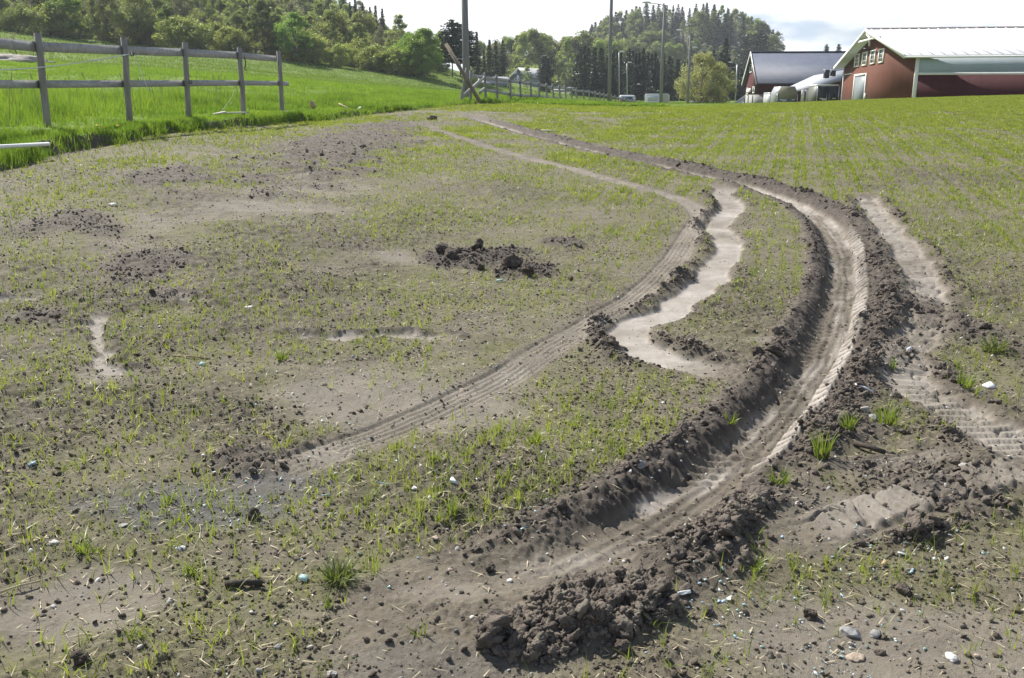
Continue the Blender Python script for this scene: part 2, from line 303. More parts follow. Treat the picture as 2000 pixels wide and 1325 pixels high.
class MB:
    def __init__(self): self.v = []; self.q = []; self.t = []; self.n = 0; self.smooth = False
    def add(self, V, q=(), t=()):
        V = np.asarray(V, float)
        if len(q): self.q.append(np.asarray(q, int) + self.n)
        if len(t): self.t.append(np.asarray(t, int) + self.n)
        self.v.append(V); self.n += len(V); return self
    def box(self, a, b, bevel=0):
        (x0, y0, z0), (x1, y1, z1_) = a, b
        V = [(x0, y0, z0), (x1, y0, z0), (x1, y1, z0), (x0, y1, z0), (x0, y0, z1_), (x1, y0, z1_), (x1, y1, z1_), (x0, y1, z1_)]
        return self.add(V, [(0, 3, 2, 1), (4, 5, 6, 7), (0, 1, 5, 4), (1, 2, 6, 5), (2, 3, 7, 6), (3, 0, 4, 7)])
    def bar(self, p, q, w, h, up=(0, 0, 1)):
        p = np.asarray(p, float); q = np.asarray(q, float); d = q - p; d /= np.linalg.norm(d)
        s = np.cross(d, up); s /= np.linalg.norm(s); u = np.cross(s, d); V = []
        for e in (p, q):
            for a, b in ((-1, -1), (1, -1), (1, 1), (-1, 1)): V.append(e + s * a * w / 2 + u * b * h / 2)
        return self.add(V, [(0, 1, 2, 3), (7, 6, 5, 4), (0, 4, 5, 1), (1, 5, 6, 2), (2, 6, 7, 3), (3, 7, 4, 0)])
    def tube(self, pts, rad, n=8, cap=True):
        pts = np.asarray(pts, float); rad = np.broadcast_to(rad, (len(pts),)); V = []
        for i, p in enumerate(pts):
            d = pts[min(i + 1, len(pts) - 1)] - pts[max(i - 1, 0)]; d = d / (np.linalg.norm(d) + 1e-9)
            a = np.array([1, 0, 0]) if abs(d[0]) < .8 else np.array([0, 1, 0]); s = np.cross(d, a); s /= np.linalg.norm(s); u = np.cross(d, s)
            th = np.arange(n) / n * 2 * math.pi
            V.append(p + rad[i] * (np.cos(th)[:, None] * s + np.sin(th)[:, None] * u))
        q = [(i * n + j, i * n + (j + 1) % n, (i + 1) * n + (j + 1) % n, (i + 1) * n + j) for i in range(len(pts) - 1) for j in range(n)]
        V = np.vstack(V); t = []
        if cap:
            V = np.vstack([V, pts[0], pts[-1]]); m = len(V)
            t = [(m - 2, (j + 1) % n, j) for j in range(n)] + [(m - 1, (len(pts) - 1) * n + j, (len(pts) - 1) * n + (j + 1) % n) for j in range(n)]
        return self.add(V, q, t)
    def prism(self, poly, off):
        """polygon (k,3) extruded by vector off"""
        P = np.asarray(poly, float); k = len(P); V = np.vstack([P, P + np.asarray(off, float)])
        q = [(i, (i + 1) % k, k + (i + 1) % k, k + i) for i in range(k)]
        t = [(0, i + 1, i) for i in range(1, k - 1)] + [(k, k + i, k + i + 1) for i in range(1, k - 1)]
        return self.add(V, q, t)
    def build(self, name, mat, parent=None, smooth=False, loc=None):
        o = np_mesh(name, np.vstack(self.v), [np.vstack(self.q) if self.q else [], np.vstack(self.t) if self.t else []], mat, parent, smooth, None, loc)
        return o

# ---------------------------------------------------------------- materials
def mat(name, col, rough=.8, var=.2, scale=8.0, bump=0.0, bscale=60, spec=.3, metal=0.0, col2=None, stretch=None, rnd=0.0):
    m = bpy.data.materials.new(name); m.use_nodes = True; t = m.node_tree; b = t.nodes['Principled BSDF']; l = t.links.new
    b.inputs['Roughness'].default_value = rough; b.inputs['Metallic'].default_value = metal; b.inputs['Specular IOR Level'].default_value = spec
    tcn = t.nodes.new('ShaderNodeTexCoord'); vec = tcn.outputs['Object']
    if stretch:
        mpn = t.nodes.new('ShaderNodeMapping'); mpn.inputs['Scale'].default_value = stretch; l(vec, mpn.inputs['Vector']); vec = mpn.outputs[0]
    no = t.nodes.new('ShaderNodeTexNoise'); no.inputs['Scale'].default_value = scale; no.inputs['Detail'].default_value = 6; no.inputs['Roughness'].default_value = .6; l(vec, no.inputs['Vector'])
    rp = t.nodes.new('ShaderNodeValToRGB'); c2 = col2 or tuple(c * (1 + var) for c in col); c1 = col if col2 else tuple(c * (1 - var) for c in col)
    rp.color_ramp.elements[0].position = .32; rp.color_ramp.elements[1].position = .68
    rp.color_ramp.elements[0].color = (*c1, 1); rp.color_ramp.elements[1].color = (*c2, 1); l(no.outputs['Fac'], rp.inputs['Fac']); c = rp.outputs['Color']
    if rnd:
        oi = t.nodes.new('ShaderNodeObjectInfo'); hs = t.nodes.new('ShaderNodeHueSaturation'); mr = t.nodes.new('ShaderNodeMapRange')
        mr.inputs['To Min'].default_value = 1 - rnd; mr.inputs['To Max'].default_value = 1 + rnd; l(oi.outputs['Random'], mr.inputs['Value']); l(mr.outputs[0], hs.inputs['Value']); l(c, hs.inputs['Color']); c = hs.outputs['Color']
    l(c, b.inputs['Base Color'])
    if bump:
        nb = t.nodes.new('ShaderNodeTexNoise'); nb.inputs['Scale'].default_value = bscale; nb.inputs['Detail'].default_value = 5; l(vec, nb.inputs['Vector'])
        bp = t.nodes.new('ShaderNodeBump'); bp.inputs['Strength'].default_value = bump; bp.inputs['Distance'].default_value = .02; l(nb.outputs['Fac'], bp.inputs['Height']); l(bp.outputs[0], b.inputs['Normal'])
    return m
def leaf_mat(name, c1, c2, trans=.45, scale=.6, rnd=.18, hue=.02, tcol=(1.15, 1.2, .7)):
    m = bpy.data.materials.new(name); m.use_nodes = True; t = m.node_tree; t.nodes.clear(); l = t.links.new
    tcn = t.nodes.new('ShaderNodeTexCoord'); no = t.nodes.new('ShaderNodeTexNoise'); no.inputs['Scale'].default_value = scale; no.inputs['Detail'].default_value = 5; l(tcn.outputs['Object'], no.inputs['Vector'])
    rp = t.nodes.new('ShaderNodeValToRGB'); rp.color_ramp.elements[0].position = .34; rp.color_ramp.elements[1].position = .66
    rp.color_ramp.elements[0].color = (*c1, 1); rp.color_ramp.elements[1].color = (*c2, 1); l(no.outputs['Fac'], rp.inputs['Fac'])
    oi = t.nodes.new('ShaderNodeObjectInfo'); hs = t.nodes.new('ShaderNodeHueSaturation'); mr = t.nodes.new('ShaderNodeMapRange')
    mr.inputs['To Min'].default_value = 1 - rnd; mr.inputs['To Max'].default_value = 1 + rnd; l(oi.outputs['Random'], mr.inputs['Value']); l(mr.outputs[0], hs.inputs['Value'])
    m2 = t.nodes.new('ShaderNodeMapRange'); m2.inputs['To Min'].default_value = .5 + hue; m2.inputs['To Max'].default_value = .5 - hue
    mm = t.nodes.new('ShaderNodeMath'); mm.operation = 'FRACT'; ma = t.nodes.new('ShaderNodeMath'); ma.operation = 'MULTIPLY'; ma.inputs[1].default_value = 7.31
    l(oi.outputs['Random'], ma.inputs[0]); l(ma.outputs[0], mm.inputs[0]); l(mm.outputs[0], m2.inputs['Value']); l(m2.outputs[0], hs.inputs['Hue']); l(rp.outputs['Color'], hs.inputs['Color'])
    di = t.nodes.new('ShaderNodeBsdfDiffuse'); tr = t.nodes.new('ShaderNodeBsdfTranslucent'); mxs = t.nodes.new('ShaderNodeMixShader'); mxs.inputs[0].default_value = trans
    tint = t.nodes.new('ShaderNodeMixRGB'); tint.blend_type = 'MULTIPLY'; tint.inputs['Fac'].default_value = 1; tint.inputs['Color2'].default_value = (*tcol, 1)
    l(hs.outputs['Color'], di.inputs['Color']); l(hs.outputs['Color'], tint.inputs['Color1']); l(tint.outputs['Color'], tr.inputs['Color'])
    gl = t.nodes.new('ShaderNodeBsdfGlossy'); gl.inputs['Roughness'].default_value = .42; gl.inputs['Color'].default_value = (.9, .95, .9, 1); mg = t.nodes.new('ShaderNodeMixShader'); mg.inputs[0].default_value = .04
    o = t.nodes.new('ShaderNodeOutputMaterial'); l(di.outputs[0], mxs.inputs[1]); l(tr.outputs[0], mxs.inputs[2]); l(mxs.outputs[0], mg.inputs[1]); l(gl.outputs[0], mg.inputs[2]); l(mg.outputs[0], o.inputs['Surface'])
    return m

def soil_material():
    m = bpy.data.materials.new('field_soil'); m.use_nodes = True; t = m.node_tree; b = t.nodes['Principled BSDF']; l = t.links.new
    at_ = t.nodes.new('ShaderNodeAttribute'); at_.attribute_name = 'soil'; sp = t.nodes.new('ShaderNodeSeparateColor'); l(at_.outputs['Color'], sp.inputs[0])
    geo = t.nodes.new('ShaderNodeNewGeometry'); P = geo.outputs['Position']
    def noise(s, d=6, r=.6):
        n = t.nodes.new('ShaderNodeTexNoise'); n.inputs['Scale'].default_value = s; n.inputs['Detail'].default_value = d; n.inputs['Roughness'].default_value = r; l(P, n.inputs['Vector']); return n.outputs['Fac']
    def ramp(f, a, c1, b_, c2):
        n = t.nodes.new('ShaderNodeValToRGB'); e = n.color_ramp.elements; e[0].position = a; e[1].position = b_; e[0].color = (*c1, 1); e[1].color = (*c2, 1); l(f, n.inputs['Fac']); return n.outputs['Color']
    def mix(f, a, c):
        n = t.nodes.new('ShaderNodeMixRGB'); 
        if isinstance(f, float): n.inputs['Fac'].default_value = f
        else: l(f, n.inputs['Fac'])
        for i, q in ((1, a), (2, c)):
            if isinstance(q, tuple): n.inputs[i].default_value = (*q, 1)
            else: l(q, n.inputs[i])
        return n.outputs['Color']
    base = ramp(noise(3.2, 8, .65), .34, (.115, .098, .072), .66, (.205, .176, .130))
    base = mix(ramp(noise(45, 4), .45, (0, 0, 0), .75, (.55, .55, .55)), base, (.26, .235, .19))
    moss = ramp(noise(1.3, 8, .7), .39, (0, 0, 0), .60, (.66, .66, .66))
    mg = t.nodes.new('ShaderNodeMath'); mg.operation = 'MULTIPLY'; l(moss, mg.inputs[0]); l(sp.outputs['Blue'], mg.inputs[1])
    base = mix(mg.outputs[0], base, ramp(noise(28, 5), .35, (.12, .122, .048), .65, (.19, .186, .078)))
    drk = ramp(noise(16, 6, .65), .34, (.066, .055, .046), .68, (.125, .105, .088)); base = mix(sp.outputs['Green'], base, drk)
    pal = ramp(noise(7, 8, .65), .32, (.28, .25, .215), .68, (.42, .385, .345)); base = mix(sp.outputs['Red'], base, pal)
    base = mix(at_.outputs['Alpha'], base, ramp(noise(20, 5), .35, (.095, .092, .088), .65, (.155, .15, .145)))
    l(base, b.inputs['Base Color']); b.inputs['Roughness'].default_value = .82; b.inputs['Specular IOR Level'].default_value = .18
    add = t.nodes.new('ShaderNodeMath'); add.operation = 'ADD'; l(noise(85, 5, .7), add.inputs[0]); l(noise(260, 3, .6), add.inputs[1])
    bp = t.nodes.new('ShaderNodeBump'); bp.inputs['Distance'].default_value = .010; l(add.outputs[0], bp.inputs['Height'])
    st = t.nodes.new('ShaderNodeMapRange'); l(sp.outputs['Red'], st.inputs['Value']); st.inputs['To Min'].default_value = .75; st.inputs['To Max'].default_value = .28; l(st.outputs[0], bp.inputs['Strength'])
    l(bp.outputs[0], b.inputs['Normal']); return m
SOIL = soil_material()
CLOD = mat('clod_soil', (.09, .076, .063), .9, col2=(.185, .156, .13), scale=14, bump=.8, bscale=70, spec=.15)
MEADOW = mat('meadow_turf', (.085, .14, .022), .9, col2=(.14, .20, .035), scale=.25, spec=.1, bump=1.0, bscale=5)

# ---------------------------------------------------------------- ground sheet
th = np.concatenate([np.arange(-38, 38.01, .088), np.arange(41, 320, 4.0)]) * math.pi / 180
def steps(a, b, k): return np.exp(np.arange(math.log(a), math.log(b), k))
rad = np.concatenate([steps(.5, 1.9, .05), steps(1.9, 11, .0026), steps(11, 30, .0034), steps(30, 70, .006), steps(70, 260, .02), steps(260, 6000, .09), [6000]])
TH, RD = np.meshgrid(th, rad); nr, nc = TH.shape
GX = (np.sin(TH) * RD).ravel(); GY = (np.cos(TH) * RD).ravel()
GZ = base_z(GX, GY); fz, te, pale, dark, bare, wet, cw = field_shape(GX, GY)
GZ += fz
GZ += np.where(te < -.3, .03 * fbm(GX * .8, GY * .8, 300, 3) + .25 * fbm(GX * .06, GY * .06, 301, 3) * sst(30, 70, RD.ravel()), 0)
soilA = np.stack([pale, dark, np.clip(1 - bare * 1.3, 0, 1), wet * (1 - pale)], 1).astype(np.float32)
ii, jj = np.meshgrid(np.arange(nr - 1), np.arange(nc), indexing='ij'); j2 = (jj + 1) % nc
Q = np.stack([ii * nc + jj, (ii + 1) * nc + jj, (ii + 1) * nc + j2, ii * nc + j2], -1).reshape(-1, 4)[:, ::-1]
ring = np.stack([np.full(nc, nr * nc), np.arange(nc), (np.arange(nc) + 1) % nc], 1)[:, ::-1]
GV = np.vstack([np.stack([GX, GY, GZ], 1), [[0, 0, 0]]]); teV = np.append(te, 1); soilA = np.vstack([soilA, [[0, 0, 1, 0]]]).astype(np.float32)
inF = teV[Q].mean(1) > 0
def sub(faces, name, m, attr=True):
    use = np.unique(np.concatenate([f.ravel() for f in faces])); mp_ = np.full(len(GV), -1); mp_[use] = np.arange(len(use))
    o = np_mesh(name, GV[use], [mp_[f] for f in faces], m, None, True)
    if attr:
        a = o.data.attributes.new('soil', 'FLOAT_COLOR', 'POINT'); a.data.foreach_set('color', soilA[use].ravel())
    return tag(o, kind='structure')
sub([Q[inF], ring], 'field', SOIL)
def hillmask(x, y):
    h = sum(am * np.exp(-.5 * (((x - hx) / sx) ** 2 + ((y - hy) / sy) ** 2)) for hx, hy, sx, sy, am in HILLS)
    return ((y > 146 + 2.5 * np.sin(x * .4) + .02 * np.abs(x)) & (x < -.085 * y) & (x > -1.2 * y) & (y < 420)) | ((h > 2.5) & (y > 330))
WOODS = mat('forest_floor', (.042, .046, .022), .95, col2=(.085, .085, .042), scale=.3, bump=1.0, bscale=3)
qc = Q[~inF]; hm = hillmask(GV[qc][:, :, 0].mean(1), GV[qc][:, :, 1].mean(1))
sub([qc[~hm]], 'meadow', MEADOW, False); sub([qc[hm]], 'wooded_hillside', WOODS, False)
del TH, RD, ii, jj, Q

# ---------------------------------------------------------------- loose clods, stones, glass
def ico(sub=1):
    p = (1 + 5 ** .5) / 2
    V = np.array([(-1, p, 0), (1, p, 0), (-1, -p, 0), (1, -p, 0), (0, -1, p), (0, 1, p), (0, -1, -p), (0, 1, -p), (p, 0, -1), (p, 0, 1), (-p, 0, -1), (-p, 0, 1)], float)
    Fc = [(0, 11, 5), (0, 5, 1), (0, 1, 7), (0, 7, 10), (0, 10, 11), (1, 5, 9), (5, 11, 4), (11, 10, 2), (10, 7, 6), (7, 1, 8), (3, 9, 4), (3, 4, 2), (3, 2, 6), (3, 6, 8), (3, 8, 9), (4, 9, 5), (2, 4, 11), (6, 2, 10), (8, 6, 7), (9, 8, 1)]
    V /= np.linalg.norm(V, axis=1)[:, None]; V = list(map(tuple, V))
    for _ in range(sub):
        mid = {}; nf = []
        def m(a, b):
            k = (min(a, b), max(a, b))
            if k not in mid:
                v = np.array(V[a]) + np.array(V[b]); V.append(tuple(v / np.linalg.norm(v))); mid[k] = len(V) - 1
            return mid[k]
        for a, b, c in Fc:
            ab, bc, ca = m(a, b), m(b, c), m(c, a); nf += [(a, ab, ca), (b, bc, ab), (c, ca, bc), (ab, bc, ca)]
        Fc = nf
    return np.array(V), np.array(Fc)
ICO1, ICO2, ICO3 = ico(1), ico(2), ico(3)
def noise3(V, f, s):
    return vnoise(V[:, 0] * f + V[:, 2] * .7 * f, V[:, 1] * f - V[:, 2] * .6 * f, s) + vnoise(V[:, 2] * f + 5, V[:, 0] * f * .8 - V[:, 1] * f * .5, s + 1)
def lump_mesh(seed, rough=.5, geo=ICO2, flat=.75, facet=0):
    V, Fc = geo; d = 1 + rough * noise3(V, 1.4, seed) + rough * .6 * noise3(V, 3.3, seed + 3) + rough * .3 * noise3(V, 7.5, seed + 7)
    r = np.random.default_rng(seed); W = V * d[:, None]
    for _ in range(facet):
        nrm = r.normal(size=3); nrm /= np.linalg.norm(nrm); k = W @ nrm; W = W - np.maximum(k - .72, 0)[:, None] * nrm
    return W * (1, r.uniform(.65, .95), flat), Fc
def scatter_pieces(name, mats, pts, size, protos, label, sink=.3, tilt=.4, smooth=True, mat_idx_n=1):
    """many small loose bits as ONE stuff mesh"""
    Vs, Fs, Mi = [], [], []; n = 0; k = len(pts); yaw = rng.uniform(0, 6.283, k); pi_ = rng.integers(0, len(protos), k); tl = rng.normal(0, tilt, (k, 2))
    for p in range(len(protos)):
        V, Fc = protos[p]; m = np.where(pi_ == p)[0]
        if not len(m): continue
        c, s = np.cos(yaw[m])[:, None], np.sin(yaw[m])[:, None]
        x = V[None, :, 0] * c - V[None, :, 1] * s; y = V[None, :, 0] * s + V[None, :, 1] * c; z = V[None, :, 2] + x * tl[m, 0][:, None] + y * tl[m, 1][:, None]
        S = size[m][:, None]; X = np.stack([x * S + pts[m, 0][:, None], y * S + pts[m, 1][:, None], z * S + pts[m, 2][:, None] + S * (V[:, 2].max() * (1 - 2 * sink))], -1).reshape(-1, 3)
        Fx = (Fc[None] + (np.arange(len(m)) * len(V))[:, None, None]).reshape(-1, Fc.shape[1]) + n
        Vs.append(X); Fs.append(Fx); Mi.append(np.repeat(rng.integers(0, mat_idx_n, len(m)), len(Fc))); n += len(X)
    f3 = [f for f in Fs if f.shape[1] == 3]; f4 = [f for f in Fs if f.shape[1] == 4]
    fl = ([np.vstack(f3)] if f3 else []) + ([np.vstack(f4)] if f4 else [])
    mi = np.concatenate([m for f, m in zip(Fs, Mi) if f.shape[1] == 3] + [m for f, m in zip(Fs, Mi) if f.shape[1] == 4])
    o = np_mesh(name, np.vstack(Vs), fl, mats, None, smooth, mi); return tag(o, label, kind='stuff')
RV = np.hypot(GX, GY); inview = (np.abs(np.arctan2(GX, GY)) < R(36)) & (te > .1) & (RV > 1.7) & (RV < 45)
def pick(weight, n, jitter=True):
    w_ = np.where(inview, weight, 0) * RV ** 2; w_ = w_ / w_.sum(); k = rng.choice(len(GX), n, p=w_)
    P = np.stack([GX[k], GY[k], GZ[k]], 1)
    return P, k
CLODS = [lump_mesh(i, .75, ICO2, .8) for i in range(10)]; CLODS_S = [lump_mesh(50 + i, .6, ICO1, .62) for i in range(8)]
fall = 1 / (1 + (RV / 9) ** 2)
fall = 1 / (1 + (RV / 5) ** 2.2)
P, k = pick(cw ** 1.2 * fall, 15000); sz = np.clip(rng.lognormal(-5.2, .6, len(P)), .003, .022)
scatter_pieces('loose_soil_clods', [CLOD], P, sz, CLODS_S, 'dark loose clods of torn up soil along the ruts', .25)
P, k = pick(cw ** 2.5 * fall * (RV < 20), 380); sz = np.clip(rng.lognormal(-4.1, .4, len(P)), .010, .042)
scatter_pieces('loose_soil_clods', [CLOD], P, sz, CLODS, 'larger dark clods heaped beside the ruts', .3)
DRYCLOD = mat('dry_crumb', (.12, .105, .085), .9, col2=(.20, .178, .142), scale=9, bump=.6, bscale=90, spec=.1)
P, k = pick(np.clip(cw - .45, 0, 1) * (RV < 5), 3600); sz = np.clip(rng.lognormal(-4.65, .42, len(P)), .005, .026)
scatter_pieces('loose_soil_clods', [CLOD, CLOD, DRYCLOD], P, sz, CLODS, 'mixed clods covering the heap and spoil near the viewer', .28, mat_idx_n=3)
DRYCLOD2 = mat('moist_crumb', (.085, .07, .056), .9, col2=(.14, .117, .09), scale=9, bump=.6, bscale=90, spec=.1)
P, k = pick((.25 + np.clip(1 - bare, 0, 1) * np.clip(.5 + 2 * fbm(GX * 1.3, GY * 1.3, 407, 3), .05, 2)) * (1 - pale) * fall, 72000); sz = np.clip(rng.lognormal(-5.6, .5, len(P)), .002, .011)
scatter_pieces('soil_crumbs', [DRYCLOD, DRYCLOD2], P, sz, CLODS_S, 'small dry soil crumbs strewn over the field', .3, mat_idx_n=2)
STONES_M = [mat('pale_stone', (.42, .40, .36), .75, var=.2, scale=14, bump=.3), mat('grey_stone', (.26, .255, .25), .75, var=.25, scale=14, bump=.3), mat('tan_stone', (.36, .29, .22), .75, var=.2, scale=14, bump=.3), mat('white_stone', (.62, .60, .56), .7, var=.1, scale=14, bump=.2)]
PEB = [lump_mesh(80 + i, .22, ICO1, .6) for i in range(8)]
P, k = pick((1 - .85 * pale) * fall, 3600); sz = np.clip(rng.lognormal(-5.2, .45, len(P)), .003, .012)
scatter_pieces('gravel', STONES_M, P, sz, PEB, 'small pale pebbles scattered over the field', .35, mat_idx_n=4)
# broken glass
def glass_mat(name, col):
    m = mat(name, col, .08, .12, 9, spec=.9); m.node_tree.nodes['Principled BSDF'].inputs['Transmission Weight'].default_value = .25; return m
GL = [glass_mat('aqua_glass', (.40, .60, .58)), glass_mat('blue_glass', (.46, .60, .70)), glass_mat('clear_glass', (.74, .80, .80))]
def shard_mesh(seed, n=6, th=.18):
    r = np.random.default_rng(seed); a = np.sort(r.uniform(0, 6.283, n)); q = r.uniform(.55, 1.1, n); X = np.stack([np.cos(a) * q, np.sin(a) * q * .7], 1)
    V = np.vstack([np.c_[X, np.full(n, -th)], np.c_[X * .96, np.full(n, th)]]); t = [(0, i + 1, i) for i in range(1, n - 1)] + [(n, n + i, n + i + 1) for i in range(1, n - 1)]
    for i in range(n): j = (i + 1) % n; t += [(i, j, n + j), (i, n + j, n + i)]
    return V, np.array(t)
SH = [shard_mesh(i) for i in range(8)]
def gauss_pix(cx, cy, sx, sy, n):
    q = np.c_[rng.normal(cx, sx, n), rng.normal(cy, sy, n)]; q = q[(q[:, 1] > 240) & (q[:, 1] < 1400)]; return gpix(q)
def soil_z(xy): return ground_z(xy[:, 0], xy[:, 1])
G = np.vstack([gauss_pix(1380, 1165, 45, 30, 55), gauss_pix(1770, 1075, 70, 28, 75), gauss_pix(1635, 1275, 40, 28, 45), gauss_pix(1560, 1130, 130, 70, 70), gauss_pix(1600, 1200, 150, 60, 60), gauss_pix(400, 950, 120, 30, 60), gauss_pix(900, 430, 45, 12, 40), gauss_pix(680, 400, 120, 45, 60), gauss_pix(760, 700, 250, 150, 150), gauss_pix(900, 980, 200, 70, 70)])
z_ = soil_z(G); rr = np.hypot(G[:, 0], G[:, 1])
scatter_pieces('glass_fragments', GL, np.c_[G, z_ + .004], np.clip(rng.lognormal(-5.5, .5, len(G)), .002, .009) * (1 + rr / 14), SH, 'tiny glittering bits of broken safety glass on the soil', .3, .35, False, 3)

# straw and dry stalks
def strips(P, yaw, ln, wd, lift, seg=2, curl=.0, tz=None):
    """thin flat strips lying or standing; returns V, quads"""
    n = len(P); d = np.c_[np.cos(yaw), np.sin(yaw), np.zeros(n)]; s = np.c_[-np.sin(yaw), np.cos(yaw), np.zeros(n)]; V = []
    for i in range(seg + 1):
        u = i / seg; c = P + d * (ln * u)[:, None]; c[:, 2] += lift * u * (1 - curl * u); ww = wd * (1 - u ** 2 * .85)
        V.append(c - s * ww[:, None]); V.append(c + s * ww[:, None])
    V = np.stack(V, 1); b = (np.arange(n) * (2 * seg + 2))[:, None]
    q = np.concatenate([b + np.array([2 * i, 2 * i + 1, 2 * i + 3, 2 * i + 2]) for i in range(seg)], 0)
    return V.reshape(-1, 3), q
STRAW = mat('straw', (.40, .34, .21), .8, col2=(.58, .52, .36), scale=3, spec=.2)
P, k = pick((.3 + (1 - bare)) * fall, 12000); n = len(P); P[:, 2] += .006
V, q = strips(P, rng.uniform(0, 6.28, n), rng.uniform(.012, .06, n), rng.uniform(.0007, .0016, n) * (1 + RV[k] / 10), rng.normal(.002, .006, n))
tag(np_mesh('straw_litter', V, [q], STRAW), 'short bits of dry straw lying on the soil', kind='stuff')

# ---------------------------------------------------------------- crop seedlings
SPROUT = leaf_mat('seedling_leaf', (.15, .20, .03), (.27, .31, .055), .5, 3.0, 0, 0, (1.5, 1.5, .9))
SPROUT2 = leaf_mat('weed_leaf', (.10, .14, .03), (.20, .22, .06), .4, 6.0, 0, 0)
def blades(P, nper, hmin, hmax, wid, seg, lean, name, m, label, extra=0.0):
    n0 = len(P); P = np.repeat(P, nper, 0); n = len(P); r_ = np.hypot(P[:, 0], P[:, 1]); sz = np.repeat(rng.uniform(.55, 1.25, n0), nper)
    P = P + np.c_[rng.normal(0, .006 + extra, (n, 2)), np.zeros(n)]; yaw = rng.uniform(0, 6.283, n); h = rng.uniform(hmin, hmax, n) * sz; ln = h * np.abs(rng.normal(0, lean, n))
    d = np.c_[np.cos(yaw), np.sin(yaw)]; ys = rng.uniform(0, 6.283, n); s = np.c_[np.cos(ys), np.sin(ys)]
    wd = wid * rng.uniform(.6, 1.2, n) * np.maximum(1, r_ * .0011 / wid * .30); V = []
    for i in range(seg + 1):
        u = i / seg; c = P.copy(); c[:, :2] += d * (ln * u ** 1.7)[:, None]; c[:, 2] += h * (u - .35 * np.minimum(ln / h, 1.2) * u ** 2.2) - .004
        ww = wd * (1.0 if i == 0 else (1 - u ** 1.5) + .04); V += [np.c_[c[:, :2] - s * ww[:, None], c[:, 2]], np.c_[c[:, :2] + s * ww[:, None], c[:, 2]]]
    V = np.stack(V, 1); b = (np.arange(n) * (2 * seg + 2))[:, None]
    q = np.concatenate([b + np.array([2 * i, 2 * i + 1, 2 * i + 3, 2 * i + 2]) for i in range(seg)], 0)
    o = np_mesh(name, V.reshape(-1, 3), [q], m); return tag(o, label, kind='stuff')
gv_ord = np.log  # ground lookup by bilinear interpolation in the polar sheet
def sheet(x, y, arr):
    r_ = np.hypot(x, y); a = np.arctan2(x, y); i = np.clip(np.interp(r_, rad, np.arange(nr)), 0, nr - 1.001); j = np.clip(np.interp(a, th[:864], np.arange(864)), 0, 862.99)
    i0, j0 = i.astype(int), j.astype(int); u, v = i - i0, j - j0; A = arr.reshape(nr, nc)
    return (A[i0, j0] * (1 - v) + A[i0, j0 + 1] * v) * (1 - u) + (A[i0 + 1, j0] * (1 - v) + A[i0 + 1, j0 + 1] * v) * u
def sector(r0, r1, n, half=35):
    r_ = np.sqrt(rng.uniform(r0 ** 2, r1 ** 2, n)); a = rng.uniform(-R(half), R(half), n); return r_ * np.sin(a), r_ * np.cos(a), r_
def crop(r0, r1, dens, nper, hmin, hmax, wid, seg, name, label):
    area = (r1 ** 2 - r0 ** 2) * R(35); x, y, r_ = sector(r0, r1, int(area * dens * 2.2))
    t = x * ROW_N[0] + y * ROW_N[1]; t = t + .05 * fbm(x * .3, y * .3, 404, 2); row = np.round(t / .125); off = rng.normal(0, .028, len(x)); nx = (row * .125 + off - t); x = x + ROW_N[0] * nx; y = y + ROW_N[1] * nx
    band = np.abs(((t + .04 * fbm(x * .5, y * .5, 405, 2)) / .40) % 1 - .5) * 2
    rowk = .75 + .5 * vnoise(row * .83, np.zeros_like(row), 401) + .6 * vnoise(row * .21, np.zeros_like(row), 402)
    rightness = sst(-2.5, 2.5, x - .30 * (y - 14)) * sst(7, 13, y); left = sst(2, -4, x - .1 * y)
    bandk = 1.12 - .86 * rightness * sst(.36, .8, band)
    ctr_ = gpix([(1000, 930)])[0]; boost = np.exp(-(((x - ctr_[0]) / .9) ** 2 + ((y - ctr_[1]) / .9) ** 2)); nearrow = 1 - .6 * sst(.4, .8, band) * boost
    p = nearrow * bandk * (.40 + .75 * boost + .34 * rightness - .05 * left + .2 * sst(30, 45, y)) * np.clip(rowk + .3, .2, 1.5) * np.clip(.85 + (2.2 - 1.2 * rightness) * fbm(x * .8, y * .8, 403, 3), .08, 1.5)
    bz = sheet(x, y, np.clip(bare + .3 * dark, 0, 1)); p *= np.clip(1 - 1.08 * bz, 0, 1) * (sheet(x, y, te) > .15)
    k = rng.uniform(0, 1, len(x)) < p / 1.3; x, y = x[k], y[k]; P = np.c_[x, y, sheet(x, y, GZ)]
    return blades(P, nper, hmin, hmax, wid, seg, .75, name, SPROUT, label)
crop(1.8, 7, 320, 3, .035, .10, .0022, 3, 'crop_seedlings', 'sparse bright green cereal seedlings in the near soil')
crop(7, 18, 280, 3, .035, .085, .0026, 2, 'crop_seedlings', 'cereal seedlings in the middle of the field')
crop(18, 66, 290, 4, .035, .08, .0058, 1, 'crop_seedlings', 'rows of cereal seedlings on the far rise of the field')
# low weeds hugging the soil
x, y, r_ = sector(1.8, 22, 260000); b_ = sheet(x, y, np.clip(bare + dark * .6, 0, 1)); pw = np.clip(.4 + 2.2 * fbm(x * 1.1, y * 1.1, 421, 4), 0, 1) * np.clip(1 - 1.1 * b_, 0, 1) * (sheet(x, y, te) > .1) * np.clip(1.1 - r_ / 30, .3, 1)
k = rng.uniform(0, 1, len(x)) < pw; x, y = x[k], y[k]; P = np.c_[x, y, sheet(x, y, GZ)]
blades(P, 2, .006, .026, .0026, 1, 1.6, 'low_weeds', SPROUT2, 'tiny low weeds flecking the soil between the seedlings', .004)

